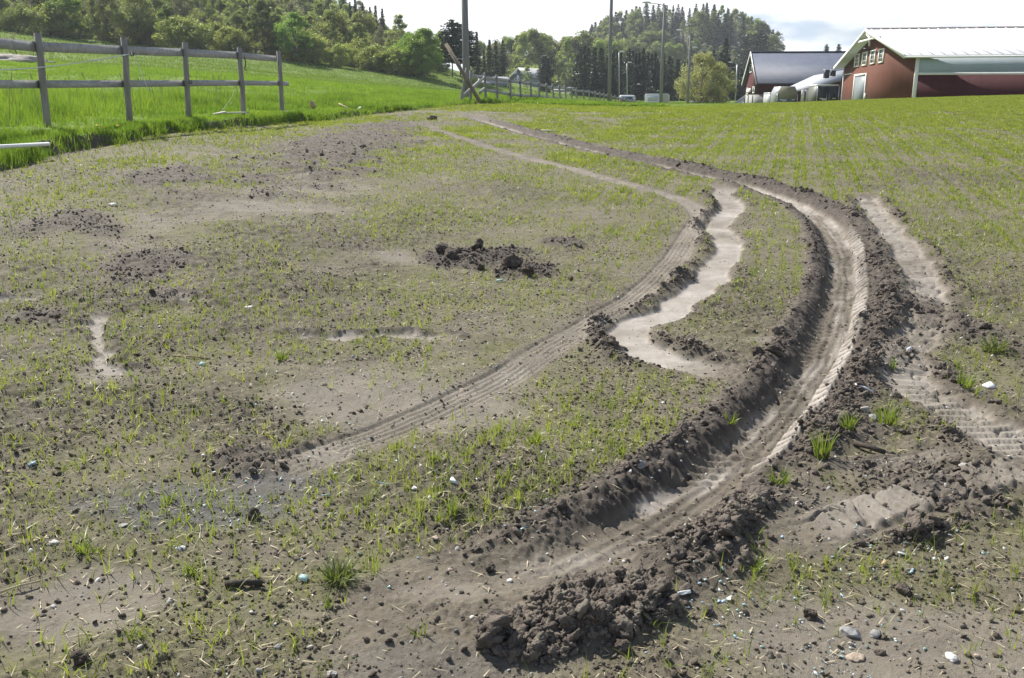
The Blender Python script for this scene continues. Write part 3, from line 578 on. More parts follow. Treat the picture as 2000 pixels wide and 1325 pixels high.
# ---------------------------------------------------------------- verge and meadow grass
GRASS = leaf_mat('verge_grass', (.115, .20, .024), (.205, .30, .042), .55, .9, 0, 0, (1.3, 1.32, .75))
def turf(n, tmin, tmax, r0, r1, nper, hfun, wid, seg, name, label, m=GRASS, dens=None):
    x, y, r_ = sector(r0, r1, n, 34); t_ = sheet(x, y, te); k = (t_ < tmax) & (t_ > tmin); x, y, t_ = x[k], y[k], t_[k]
    cl = np.clip(.8 + 1.3 * fbm(x * .9, y * .9, 431, 3), .25, 1.5); k = rng.uniform(0, 1, len(x)) < np.clip(cl, .35, 1); x, y, t_, cl = x[k], y[k], t_[k], cl[k]
    P = np.c_[x, y, sheet(x, y, GZ)]; h = hfun(t_, y) * (.5 + .5 * cl)
    n0 = len(P); P = np.repeat(P, nper, 0); h = np.repeat(h, nper) * rng.uniform(.5, 1.2, n0 * nper); n_ = len(P)
    P[:, :2] += rng.normal(0, .025, (n_, 2)); r_ = np.hypot(P[:, 0], P[:, 1]); yaw = rng.uniform(0, 6.283, n_); ln = h * np.abs(rng.normal(.12, .38, n_)); d = np.c_[np.cos(yaw), np.sin(yaw)]; ys = rng.uniform(0, 6.283, n_); s = np.c_[np.cos(ys), np.sin(ys)]
    wd = wid * rng.uniform(.6, 1.2, n_) * np.maximum(1, r_ * .0011 / wid * .28); V = []
    for i in range(seg + 1):
        u = i / seg; c = P.copy(); c[:, :2] += d * (ln * u ** 1.8)[:, None]; c[:, 2] += h * (u - .4 * np.minimum(ln / h, 1.1) * u ** 2.5) - .02; ww = wd * ((1 - u ** 1.6) + .05)
        V += [np.c_[c[:, :2] - s * ww[:, None], c[:, 2]], np.c_[c[:, :2] + s * ww[:, None], c[:, 2]]]
    V = np.stack(V, 1); b = (np.arange(n_) * (2 * seg + 2))[:, None]; q = np.concatenate([b + np.array([2 * i, 2 * i + 1, 2 * i + 3, 2 * i + 2]) for i in range(seg)], 0)
    return tag(np_mesh(name, V.reshape(-1, 3), [q], m), label, kind='stuff')
hv = lambda t, y: np.where(y > 32, .22, .15 + .26 * sst(.5, 3.2, -t))
turf(700000, -.7, .16, 9, 36, 3, lambda t, y: .13 + .07 * sst(-.2, .1, t), .0042, 3, 'edge_grass', 'grass tufts hanging over the cut edge of the field')
turf(420000, -6.5, .03, 9, 60, 4, hv, .0042, 2, 'tall_grass', 'lush bright green grass on the verge under the fence')
turf(260000, -400, -6, 14, 75, 2, lambda t, y: .16 + 0 * t, .006, 1, 'meadow_grass', 'bright green grass of the meadow behind the fence')
turf(160000, -400, -8, 75, 170, 2, lambda t, y: .22 + 0 * t, .012, 1, 'meadow_grass', 'short green grass on the far slope of the meadow', leaf_mat('far_meadow_grass', (.12, .185, .03), (.19, .26, .045), .5, .3, 0, 0))

DRYG = mat('dead_grass', (.34, .30, .17), .85, col2=(.50, .45, .28), scale=2)
turf(16000, -6.5, .12, 9, 45, 2, hv, .003, 2, 'dead_grass', 'dry straw coloured stalks standing among the verge grass', DRYG)
turf(30000, -6.5, .0, 9, 60, 3, lambda t, y: .75 * hv(t, y), .007, 2, 'broad_weeds', 'darker broad leaved weeds in the verge grass', leaf_mat('broad_weed', (.06, .125, .025), (.11, .19, .04), .4, .9, 0, 0))
# ---------------------------------------------------------------- trees
BARK = mat('grey_bark', (.16, .14, .12), .9, .3, 3, .6, 20); BARK_P = mat('pale_birch_bark', (.42, .40, .37), .85, .3, 3, .5, 20); BARK_D = mat('dark_bark', (.075, .06, .05), .9, .3, 3, .6, 20)
LEAF = {
    'birch': leaf_mat('birch_leaf', (.20, .25, .085), (.31, .36, .13), .55, .35, .2, .012),
    'olive': leaf_mat('olive_leaf', (.155, .19, .075), (.255, .29, .115), .52, .35, .25, .015),
    'fresh': leaf_mat('fresh_leaf', (.15, .23, .055), (.25, .35, .085), .55, .4, .15, .012),
    'willow': leaf_mat('willow_leaf', (.27, .27, .13), (.40, .40, .20), .5, .6, .1, .005),
    'grey': leaf_mat('budding_twig', (.21, .21, .14), (.31, .305, .20), .42, .4, .2, .01),
    'spruce': leaf_mat('spruce_needle', (.032, .05, .036), (.06, .085, .05), .12, .6, .25, .01, (1, 1, .8)),
    'shrub': leaf_mat('shrub_leaf', (.20, .235, .075), (.32, .35, .12), .55, .5, .2, .015),
}
def quads_at(C, size, r, asp=.55, flat=0.0):
    n = len(C); a = r.normal(size=(n, 3)); a[:, 2] *= (1 - flat); a /= np.linalg.norm(a, axis=1)[:, None] + 1e-9; b = np.cross(a, r.normal(size=(n, 3))); b /= np.linalg.norm(b, axis=1)[:, None] + 1e-9
    s = np.broadcast_to(size, (n,))[:, None]; a = a * s; b = b * s * asp
    V = np.stack([C - a, C - b * .9 + a * .1, C + a, C + b * .9 + a * .1], 1).reshape(-1, 3); q = np.arange(4 * n).reshape(n, 4); return V, q
class TreeProto: pass
PROTO = {}
def broadleaf(key, seed, H, cr, base, nclump, nleaf, lsize, leaf, bark, spread=.32, upright=.6, trunk_r=.12, top=1.0, nl=9):
    r = np.random.default_rng(seed); tm = MB(); hgt = np.linspace(0, H * .9, 7); off = np.cumsum(r.normal(0, .012 * H, (7, 2)), 0); off -= off[0]
    tp = np.c_[off, hgt]; tm.tube(tp, trunk_r * np.linspace(1.15, .18, 7), 6)
    cl = []
    for i in range(nclump):
        u = r.uniform(0, 1) ** .8; z = H * (base + (1 - base) * u); prof = (math.sin(math.pi * min(1, (u * .86 + .12))) ** .65) * cr * (1 if u < .75 else top)
        a = r.uniform(0, 6.283); q = prof * math.sqrt(r.uniform(.12, 1)); cl.append((q * math.cos(a) + np.interp(z, hgt, off[:, 0]), q * math.sin(a) + np.interp(z, hgt, off[:, 1]), z))
    cl = np.array(cl)
    for c in cl[r.permutation(len(cl))[:max(nl, len(cl) // 2)]]:
        z0 = max(H * base * .5, c[2] - upright * np.hypot(c[0], c[1]) * 1.6 - .08 * H); p0 = np.array([np.interp(z0, hgt, off[:, 0]), np.interp(z0, hgt, off[:, 1]), z0]); mid_ = (p0 + c) / 2 + r.normal(0, .04 * cr, 3); mid_[2] -= .05 * H * (1 - upright)
        tm.tube([p0, mid_, c], trunk_r * np.array([.38, .22, .07]), 4, False)
    w_ = r.uniform(.35, 1.6, len(cl)); k = r.choice(len(cl), nleaf, p=w_ / w_.sum()); sg = spread * cr * r.uniform(.55, 1.15, len(cl))
    d = r.normal(size=(nleaf, 3)); d /= np.linalg.norm(d, axis=1)[:, None]; d *= (r.uniform(0, 1, nleaf) ** .45)[:, None]
    C = cl[k] + d * sg[k][:, None] * (1, 1, .85); C[:, 2] = np.maximum(C[:, 2], .12)
    V, q = quads_at(C, lsize * r.uniform(.6, 1.3, nleaf), r, .6)
    P = TreeProto(); P.H = H; P.parts = [('trunk', np.vstack(tm.v), [np.vstack(tm.q)], bark), ('crown', V, [q], leaf)]; PROTO.setdefault(key, []).append(P)
def conifer(key, seed, H, rb, base, levels, leaf, bark, per=11, droop=.35, ls=.30, pine=False):
    r = np.random.default_rng(seed); tm = MB(); tm.tube([(0, 0, 0), (0, 0, H * .5), (0, 0, H * .98)], np.array([.016, .010, .002]) * H, 6); Cs = []; Sz = []
    for i in range(levels):
        u = (i + r.uniform(-.3, .3)) / levels; u = min(max(u, 0), .99); z = H * (base + (1 - base) * u)
        L_ = rb * ((1 - u) ** .85 if not pine else (math.sin(math.pi * (u * .8 + .18)) ** .6)) * r.uniform(.75, 1.15) + .12
        for j in range(per):
            a = r.uniform(0, 6.283); ll = L_ * r.uniform(.6, 1.08); m_ = max(3, int(ll / .22)); f = np.linspace(.12, 1, m_) + r.normal(0, .03, m_); wv = .16 * ll * (1 - f) + .08
            x = ll * f; zz = z - droop * ll * f ** 1.4 + .12 * ll * f ** 3
            sd = r.normal(0, 1, m_) * wv; Cs.append(np.c_[x * math.cos(a) - sd * math.sin(a), x * math.sin(a) + sd * math.cos(a), zz + r.normal(0, .06, m_)]); Sz.append(np.full(m_, ls) * r.uniform(.7, 1.25, m_))
            if j < 4: tm.tube([(0, 0, z), (ll * .8 * math.cos(a), ll * .8 * math.sin(a), z - droop * ll * .6)], [.012 * H * .25, .01], 3, False)
    C = np.vstack(Cs); C[:, 2] = np.maximum(C[:, 2], .1); V, q = quads_at(C, np.concatenate(Sz), r, .5, .35)
    P = TreeProto(); P.H = H; P.parts = [('trunk', np.vstack(tm.v), [np.vstack(tm.q)], bark), ('crown', V, [q], leaf)]; PROTO.setdefault(key, []).append(P)
for i in range(4): broadleaf('olive', 500 + i, 11, 3.0 + .3 * i, .05, 75, 9000, .18, LEAF['olive'], BARK, .30, .8, .13, .8)
for i in range(4): broadleaf('birch', 510 + i, 13, 2.3 + .25 * i, .10, 70, 5600, .17, LEAF['birch'], BARK_P, .27, 1.0, .10, .6)
for i in range(3): broadleaf('fresh', 520 + i, 10, 3.4 + .3 * i, .03, 85, 10500, .19, LEAF['fresh'], BARK, .30, .7, .15, .95)
for i in range(3): broadleaf('grey', 530 + i, 11, 2.4 + .3 * i, .08, 80, 4600, .13, LEAF['grey'], BARK, .3, 1.0, .10, .8, 40)
for i in range(3): broadleaf('shrub', 540 + i, 4, 2.3 + .25 * i, .01, 60, 6000, .13, LEAF['shrub'], BARK, .32, .6, .06, .95)
for i in range(1): broadleaf('willow', 560 + i, 9, 4.2, .03, 110, 15000, .12, LEAF['willow'], BARK, .24, .8, .16, .8, 50)
for i in range(2): broadleaf('orchard', 565 + i, 5, 1.7, .35, 26, 700, .06, LEAF['grey'], BARK_D, .3, .9, .07, .9, 26)
for i in range(4): conifer('spruce', 570 + i, 13, 2.5 + .3 * i, .04, 34, LEAF['spruce'], BARK_D)
for i in range(3): conifer('slim_spruce', 580 + i, 13, 1.8, .06, 34, LEAF['spruce'], BARK_D, 10)
for i in range(2): conifer('pine', 590 + i, 12, 2.9, .28, 22, LEAF['spruce'], BARK, 12, .05, .34, True)
for i in range(2): conifer('tower', 595 + i, 9, 2.3, .01, 34, LEAF['spruce'], BARK_D, 17, .1, .30, True)
for k_, l_ in PROTO.items():
    for p in l_:
        p.me = []
        for nm, V, q, m in p.parts:
            o = np_mesh(nm, V, q, m, None, False); p.me.append((nm, o.data)); bpy.data.objects.remove(o)
NAME = {'olive': 'broadleaf_tree', 'birch': 'birch_tree', 'fresh': 'broadleaf_tree', 'grey': 'budding_tree', 'shrub': 'shrub', 'willow': 'willow_tree', 'orchard': 'bare_tree', 'spruce': 'spruce_tree', 'slim_spruce': 'spruce_tree', 'pine': 'pine_tree', 'tower': 'evergreen_tree'}
def plant(kind, X, Y, H, label, group=None, wide=1.0, v=None, z=None):
    l_ = PROTO[kind]; p = l_[(rng.integers(0, len(l_)) if v is None else v) % len(l_)]; s = H / p.H
    zz = z1(X, Y) - .1 if z is None else z
    e = empty(NAME[kind], (X, Y, zz), rng.uniform(0, 6.283), label, 'shrub' if kind == 'shrub' else 'tree', group); e.scale = (s * wide, s * wide, s)
    for nm, me in p.me:
        o = bpy.data.objects.new(nm, me); COL.objects.link(o); o.parent = e
    return e
def plant_px(kind, px, top, Y, label, group=None, wide=1.0, v=None, base=None):
    """tree whose top shows at photo row `top` and which stands on the terrain at distance Y"""
    X = at(px, top, Y)[0]; zt = at(px, top, Y)[2]; zb = z1(X, Y) if base is None else at(px, base, Y)[2]
    return plant(kind, X, Y, max(zt - zb, .8), label, group, wide, v, zb - .1)
# the wooded slope on the left
POSTX = [(82, 'left of the first fence post'), (247, 'between first and second fence posts'), (363, 'between second and third fence posts'), (470, 'between third and fourth fence posts'), (548, 'between fourth and fifth fence posts'), (700, 'just right of last fence post'), (900, 'at its right end')]
def zone(px):
    for x_, t_ in POSTX:
        if px < x_: return t_
    return 'beyond the tall pole'
KINDLAB = {'olive': 'olive green tree', 'birch': 'pale green birch', 'grey': 'grey budding tree', 'fresh': 'rounded fresh green tree', 'spruce': 'dark pointed spruce', 'shrub': 'low pale green shrub', 'slim_spruce': 'dark slim spruce'}
lr = np.random.default_rng(91)
Y = 143.0
while Y < 300:
    X = -.62 * Y + lr.uniform(0, 4)
    while X < -.075 * Y:
        xx, yy = X + lr.normal(0, 1.2), Y + lr.normal(0, 1.6); zz = z1(xx, yy); px, py = proj(xx, yy, zz)
        shallow = Y < 150
        kind = lr.choice(['shrub', 'fresh', 'olive'], p=[.8, .07, .13] if px > 560 else [.5, .15, .35]) if shallow else lr.choice(['olive', 'birch', 'grey', 'fresh', 'spruce'], p=[.40, .22, .22, .10, .06])
        H = {'shrub': 3.9, 'fresh': 6.4, 'olive': 7.6, 'birch': 9, 'grey': 8.4, 'spruce': 10}[kind] * lr.uniform(.78, 1.2)
        if px > 720: H *= .8
        ptop = proj(xx, yy, zz + H)[1]
        if -50 < px < 868 and -40 < py:
            high = 'at the foot of' if shallow else ('half way up' if yy < 190 else 'high on')
            plant(kind, xx, yy, H, f'{KINDLAB[kind]} {high} wooded slope, {zone(px)}', 'trees on the wooded slope', lr.uniform(.95, 1.35))
        X += (3.9 if shallow else 4.7) * lr.uniform(.75, 1.3)
    Y += 6.0 if Y < 160 else 10.5
# single trees one can pick out
plant_px('fresh', 575, 27, 141, 'big rounded fresh green tree standing out at the slope foot right of the fence', None, 1.35, 0, 112)
plant_px('fresh', 822, 58, 143, 'large rounded pale green willow at the right end of the wooded slope', None, 1.25, 1, 146)
plant_px('fresh', 795, 68, 145, 'smaller rounded tree leaning on the large willow at the slope end', None, 1.2, 2, 146)
plant_px('olive', 860, 62, 165, 'green broadleaf tree between large willow and dark pines', None, 1.1, 1)
for i, (px, tp, lab) in enumerate([(683, 2, 'leftmost dark spruce tip on the slope skyline'), (693, -4, 'tallest dark spruce on the left slope skyline'), (708, 4, 'dark spruce on the slope skyline, right of the tallest spruce'), (722, 12, 'dark spruce on the slope skyline above the shrubs'), (733, 8, 'second last dark spruce along the slope skyline'), (746, 14, 'rightmost dark spruce along the slope skyline')]):
    plant_px('slim_spruce', px, tp, 205, lab, 'spruces on the skyline of the slope', .8, i)
for i, (px, tp) in enumerate([(25, 62), (62, 78)]):
    plant_px('orchard', px, tp, 70, ('taller' if i == 0 else 'smaller') + ' thin budding tree beside the rubble heap behind the fence', None, .95, i, 143 + 2 * i)
for i, (px, tp, Y_, lab) in enumerate([(882, 36, 150, 'tall dark pine left of the thick wooden pole'), (898, 44, 152, 'dark pine touching the left edge of the thick pole'), (868, 60, 158, 'shorter dark pine left of the tall pine'), (917, 58, 156, 'dark pine just right of the thick pole')]):
    plant_px('pine', px, tp, Y_, lab, 'dark pines by the thick pole', .95, i)
for i, (px, tp, Y_, lab) in enumerate([(931, 60, 175, 'slim dark spruce above the fence, right of the pines'), (956, 76, 182, 'dark spruce left in the pair above the pale shed'), (968, 78, 184, 'dark spruce right in the pair above the pale shed'), (982, 77, 186, 'dark spruce between pale shed and blue grey house'), (945, 96, 188, 'short dark spruce behind the pale shed')]):
    plant_px('spruce', px, tp, Y_, lab, 'spruces behind the pale shed', .8, i)
plant_px('tower', 1065, 107, 225, 'dark clipped columnar evergreen right of the blue grey house', None, 1.0, 0)
plant_px('birch', 1030, 128, 228, 'small pale green tree growing against the blue grey house wall', None, 1.3, 1)
plant_px('birch', 1012, 112, 262, 'pale green tree behind the blue grey house', None, 1.2, 2)
lr = np.random.default_rng(17)
for i in range(34):      # airy birches between the two hills
    px = 930 + 8.2 * i + lr.normal(0, 4); tp = np.interp(px, [920, 960, 1000, 1030, 1060, 1080, 1110, 1150, 1220], [78, 82, 66, 56, 62, 80, 72, 64, 84]) + abs(lr.normal(0, 7)); Y_ = lr.uniform(285, 330)
    k_ = lr.choice(['birch', 'grey', 'olive'], p=[.62, .18, .2])
    plant_px(k_, px, tp, Y_, f'tall {KINDLAB[k_]} in the light wood ' + ('above the pale shed' if px < 1000 else 'behind the blue grey house' if px < 1050 else 'right of the columnar evergreen' if px < 1125 else 'behind the left of dark spruce hedge'), 'light wood between the two hills', lr.uniform(.95, 1.25), base=186)
for i in range(16):
    px = 955 + 12 * i + lr.normal(0, 4)
    plant_px(lr.choice(['shrub', 'olive', 'birch']), px, 150 + lr.normal(0, 12), 270 + lr.uniform(0, 10), 'low green bushy tree at the foot of the light wood ' + ('left of the evergreen' if px < 1062 else 'right of the evergreen'), 'undergrowth of the light wood', 1.5, base=188)
for i in range(30):      # dark spruce hedge
    px = 1128 + 7.2 * i + lr.normal(0, 2); tp = np.interp(px, [1125, 1140, 1180, 1210, 1245, 1260, 1300, 1340], [96, 86, 92, 94, 92, 94, 100, 112]) + abs(lr.normal(0, 6)); Y_ = 205 + lr.uniform(-6, 10)
    if 1214 < px < 1224: continue
    plant_px('slim_spruce' if i % 3 else 'spruce', px, tp, Y_, 'dark spruce in the tall hedge ' + ('left of the thin wooden pole' if px < 1190 else 'between the two wooden poles' if px < 1295 else 'right of the leaning lamp pole'), 'dark spruce hedge behind the road', lr.uniform(.9, 1.15), base=203)
for i in range(9):
    px = 1420 - 7.5 * i + lr.normal(0, 3)
    plant_px('spruce', px, [72, 100, 106, 96, 110, 118, 112, 120, 118][i], 215 + 5 * i, 'dark spruce behind the pale willow', 'spruces behind the pale willow', 1.1, i, base=200)
for i in range(5): plant_px('spruce', 1425 + 8 * i, 112 + 7 * i, 214, 'dark spruce between the pale willow and the grey roofed barn', 'spruces left of the grey roofed barn', 1.1, i, base=201)
plant_px('willow', 1374, 106, 128, 'big round pale yellow green willow tree by the road', None, 1.05, 0, base=208)
plant_px('willow', 1404, 124, 130, 'lower pale willow merging with the big round willow', None, 1.05, 0, base=208)
# the wooded round hill
def hilltop(px): return np.interp(px, [1120, 1140, 1160, 1200, 1240, 1270, 1300, 1340, 1370, 1400, 1430, 1460, 1500, 1530], [84, 60, 44, 26, 14, 6, 8, 14, 20, 34, 52, 66, 82, 112])
for r_i, (Y_, dy, n) in enumerate([(560, 0, 40), (530, 12, 34), (505, 26, 34), (480, 42, 36), (440, 62, 36), (400, 78, 36)]):
    for i in range(n):
        px = 1122 + (1525 - 1122) * (i + lr.uniform(-.4, .4)) / n
        tp = hilltop(px) + dy * np.clip((140 - hilltop(px)) / 120, .3, 1) + lr.normal(0, 4 if r_i else 2.5)
        dark_ = 1195 < px < 1395 and r_i < 4 or (1135 < px < 1165 and r_i in (1, 2))
        k_ = lr.choice(['spruce', 'birch', 'olive'], p=[.8, .14, .06]) if dark_ else lr.choice(['birch', 'olive', 'grey', 'spruce'], p=[.36, .24, .18, .22])
        X_, _, zt = at(px, tp, Y_); H = lr.uniform(13, 17) if r_i < 4 else lr.uniform(12, 15)
        zb = z1(X_, Y_); zb = zt - H if zt - H > zb - 1 else zb
        lev = ['along the crest', 'just below the crest', 'high on the face', 'mid face', 'low on the face', 'at the foot'][r_i]
        side = 'left shoulder' if px < 1200 else 'left half' if px < 1290 else 'right half' if px < 1390 else 'right shoulder'
        plant(k_, X_, Y_, max(zt - zb, 7), f'distant {KINDLAB[k_]} {lev} of the round hill, {side}', 'trees on the round hill', lr.uniform(1.0, 1.35), z=max(zb, z1(X_, Y_)) - .5 if zt - H <= z1(X_, Y_) else z1(X_, Y_) - .5) if False else plant(k_, X_, Y_, zt - z1(X_, Y_) if 6 < zt - z1(X_, Y_) < 26 else 15, f'distant {KINDLAB[k_]} {lev} of the round hill, {side}', 'trees on the round hill', lr.uniform(1.0, 1.35))
for px, tp, lab in [(1484, 58, 'sparse pine on the skyline left of the grey barn roof'), (1457, 66, 'thin spruce tip on the right shoulder skyline')]: plant_px('pine', px, tp, 380, lab, None, .8, 0)
for i, (px, tp) in enumerate([(1615, 86), (1639, 85)]): plant_px('pine', px, tp, 300, 'tree top peeping over the grey barn ridge, ' + ('left of the pair' if i == 0 else 'right of the pair'), None, .55, i, base=140)

# ---------------------------------------------------------------- fences, poles, planks
WOOD = mat('weathered_post', (.20, .19, .175), .85, col2=(.33, .315, .295), scale=5, stretch=(3, 3, .35), bump=.6, bscale=30)
RAIL = mat('weathered_rail', (.30, .295, .285), .75, col2=(.47, .465, .455), scale=4, stretch=(.6, 3, 3), bump=.5, bscale=30, spec=.35)
RAWW = mat('raw_wood', (.34, .24, .15), .85, col2=(.50, .38, .26), scale=6, stretch=(.6, 3, 3), bump=.4)
PALEW = mat('bleached_wood', (.50, .47, .40), .8, col2=(.66, .63, .56), scale=6, bump=.3)
WHITEP = mat('white_plastic', (.80, .80, .78), .4, .05, 5); DARKW = mat('brown_plank', (.17, .14, .105), .85, col2=(.27, .23, .175), scale=5, bump=.5)
def post_mesh(top, bot, rad_, seed):
    r = np.random.default_rng(seed); m = MB(); f = np.linspace(0, 1, 5)[:, None]; pts = np.array(bot) * (1 - f) + np.array(top) * f; pts[1:-1, :2] += r.normal(0, .006, (3, 2)); return m.tube(pts, rad_ * np.array([1.05, 1.02, 1, .98, .97]), 10)
LP = [(-.5, -61, 62, 246, 13.6), (73, 65, 92, 246, 15.5), (241, 73, 252, 224, 17.6), (361, 83, 367, 224, 19.9), (467.5, 93, 476, 226, 22.2), (544, 100, 552, 219, 24.5)]
LP[0] = (-118, 55, -95, 262, 13.5)
e0 = at(92, 246, 15.5); fence = empty('paddock_fence', tuple(e0), 0, 'weathered grey two rail wooden fence in tall grass at left', 'fence')
tops, bots = [], []
for i, (xt, yt, xb, yb, Y_) in enumerate(LP):
    t_ = at(xt, yt, Y_) - e0; b_ = at(xb, yb, Y_) - e0; b_[2] -= .25; tops.append(t_); bots.append(b_); post_mesh(t_, b_, .056, i).build('post', WOOD, fence, True)
fd = (tops[5] - tops[1]); fd[2] = 0; fd /= np.linalg.norm(fd); fn = np.array([fd[1], -fd[0], 0]) * -1       # rails sit on the far side of the posts
def railpt(px, py, Y_): return at(px, py, Y_) - e0 + fn * .075
UR = [(-107, 74, 13.5), (78, 91.5, 15.5), (246, 98.5, 17.6), (364, 103, 19.9), (470, 108.5, 22.2), (543, 115, 24.4)]; LR = [(-104, 165, 13.5), (84, 165, 15.5), (248, 164, 17.6), (365, 163, 19.9), (472, 162.5, 22.2), (549, 163, 24.5), (568, 164, 25.0)]
for T, wd in ((UR, .155), (LR, .125)):
    for i in range(len(T) - 1):
        a, b = railpt(*T[i]), railpt(*T[i + 1]); g = (b - a) / np.linalg.norm(b - a); MB().bar(a + g * .004, b - g * .004, .045, wd * (1 if i < 4 else .9)).build('rail', RAIL, fence)
def strand(name, P, rad_, m, label, cat, n=6):
    P = smooth_line(np.asarray(P), 6); o = P[0].copy(); return tag(MB().tube(P - o, rad_, n).build(name, m, None, True, tuple(o)), label, cat)
CORD = mat('white_cord', (.72, .72, .70), .6, .1, 30)
def smooth_line3(p): return p
def cord(name, pts, rad_, label, m=CORD, cat='cord'):
    P = np.array([at(*q) for q in pts]); Q = [];
    for i in range(len(P) - 1):
        for u in np.arange(5) / 5:
            p0, p1, p2, p3 = P[max(i - 1, 0)], P[i], P[i + 1], P[min(i + 2, len(P) - 1)]; Q.append(.5 * (2 * p1 + (p2 - p0) * u + (2 * p0 - 5 * p1 + 4 * p2 - p3) * u * u + (3 * p1 - p0 - 3 * p2 + p3) * u ** 3))
    Q.append(P[-1]); Q = np.array(Q); o = Q[0].copy(); return tag(MB().tube(Q - o, rad_, 6).build(name, m, None, True, tuple(o)), label, cat)
cord('fence_cord', [(-115, 141, 13.3), (0, 137, 14.3), (90, 131, 15.4), (180, 119, 16.6), (257, 105.5, 17.6)], .009, 'white electric fence cord sagging across the left fence')
cord('loose_cord', [(257, 105.5, 17.55), (266, 112, 17.6), (275, 140, 17.6), (288, 172, 17.5), (291, 178, 17.5)], .005, 'broken white cord dangling from the second fence post')
cord('loose_cord', [(461, 165, 22), (455, 185, 21.8), (446, 200, 21.7), (432, 218, 21.5)], .004, 'white cord end lying in grass left of the fourth fence post')
cord('black_strap', [(477, 112, 22.1), (480, 124, 22.1), (478, 134, 22.1), (482, 138, 22.1)], .012, 'black strap hanging by the fourth fence post', mat('black_rubber', (.02, .02, .02), .6), 'strap')
def insul(px, py, Y_, lab):
    c = at(px, py, Y_); m = MB(); a = np.linspace(0, 2 * math.pi, 13); m.tube(np.c_[.03 * np.cos(a), 0 * a, .03 * np.sin(a)], .009, 6, False); tag(m.build('insulator', mat('black_insulator', (.015, .015, .015), .4), None, True, tuple(c)), lab, 'insulator')
insul(372, 161, 19.8, 'black ring insulator on the third fence post'); insul(258, 106, 17.55, 'black ring insulator holding the cord on the second fence post')
# right fence
RP = [(912, 133, 897, 196, 37.5), (919.5, 138, 919, 196, 39.5), (947, 141, 949, 188, 42.0), (970, 146, 972, 190, 44.5), (996, 152, 998, 196, 47), (1015.5, 157, 1018, 199, 49.5), (1036.5, 160, 1038, 199, 52), (1053, 161, 1054, 199, 54.5), (1067, 162.5, 1069, 199, 57), (1079, 163, 1083, 199, 59.5), (1092, 166, 1096, 200, 62), (1103, 167, 1108, 202, 64.5), (1115, 171, 1120, 204, 67), (1124, 174, 1131, 205, 69.5), (1139, 175.5, 1143, 206.5, 72), (1151, 176, 1153, 206.5, 74.5)]
px_ = [1162.5, 1171.5, 1179.5, 1187, 1194.5, 1201.5, 1208.5, 1215, 1221.5, 1227.5, 1233, 1238.5, 1243.5, 1248, 1252, 1256, 1259.5, 1263]
for i, p_ in enumerate(px_): RP.append((p_, 177.5 + 1.75 * i + (0 if i < 10 else -.5 * (i - 9)), p_ + .6, 208, 77 + 3.0 * i))
f0 = at(949, 197, 42); fence2 = empty('field_fence', tuple(f0), 0, 'long weathered two rail fence running down to the parked vehicles', 'fence'); T2 = []
for i, (xt, yt, xb, yb, Y_) in enumerate(RP):
    t_ = at(xt, yt, Y_) - f0; b_ = at(xb, yb, Y_) - f0; b_[2] -= .3 + (.25 if i > 2 else .1); T2.append(t_); post_mesh(t_, b_, .058, 40 + i).build('post', WOOD, fence2, True)
def rail2(a, b, w_=.15): MB().bar(a, b, .045, w_).build('rail', RAIL, fence2)
back = np.array([-.05, .085, 0])
ur = [(921, 147.5), (947, 152), (971, 155), (997, 158), (1016, 161), (1037, 163), (1053, 165), (1068, 169), (1080, 171.5), (1093, 172), (1105, 172.5), (1116, 174), (1127, 177.5), (1140, 178.5), (1152, 179.5)]
UPP = [at(x_, y_, RP[1 + i][4]) - f0 + back for i, (x_, y_) in enumerate(ur)] + [T2[i] + back + (0, 0, -.2) for i in range(16, 34)]
for i in range(len(UPP) - 1): rail2(UPP[i], UPP[i + 1])
lo = [(952, 176), (972, 180), (997, 184.5), (1018, 187), (1038, 187.5), (1054, 188), (1069, 191), (1082, 192), (1095, 192), (1107, 194), (1119, 195), (1130, 195.5), (1142, 196), (1153, 197)]
LOP = [at(x_, y_, RP[2 + i][4]) - f0 + back for i, (x_, y_) in enumerate(lo)] + [T2[i] + back + (0, 0, -.85) for i in range(16, 34)]
for i in range(len(LOP) - 1): rail2(LOP[i], LOP[i + 1], .13)
def plank(name, a, b, w_, t_, m, label, cat='plank', up=(0, 0, 1)):
    a = np.asarray(a); b = np.asarray(b); return tag(MB().bar(a * 0, b - a, w_, t_, up).build(name, m, None, False, tuple(a)), label, cat)
plank('broken_rail', at(899, 193, 38), at(945, 152, 41.8), .05, .14, RAIL, 'grey rail fallen slantwise behind the leaning plank')
plank('broken_rail', at(936, 182.5, 41.5), at(946, 174, 41.9), .05, .13, RAIL, 'short grey rail stub hanging off the field fence post')
plank('leaning_plank', at(937, 199, 36.2), at(871, 86, 36.8), .10, .11, DARKW, 'long brown plank leaning across the thick pole')
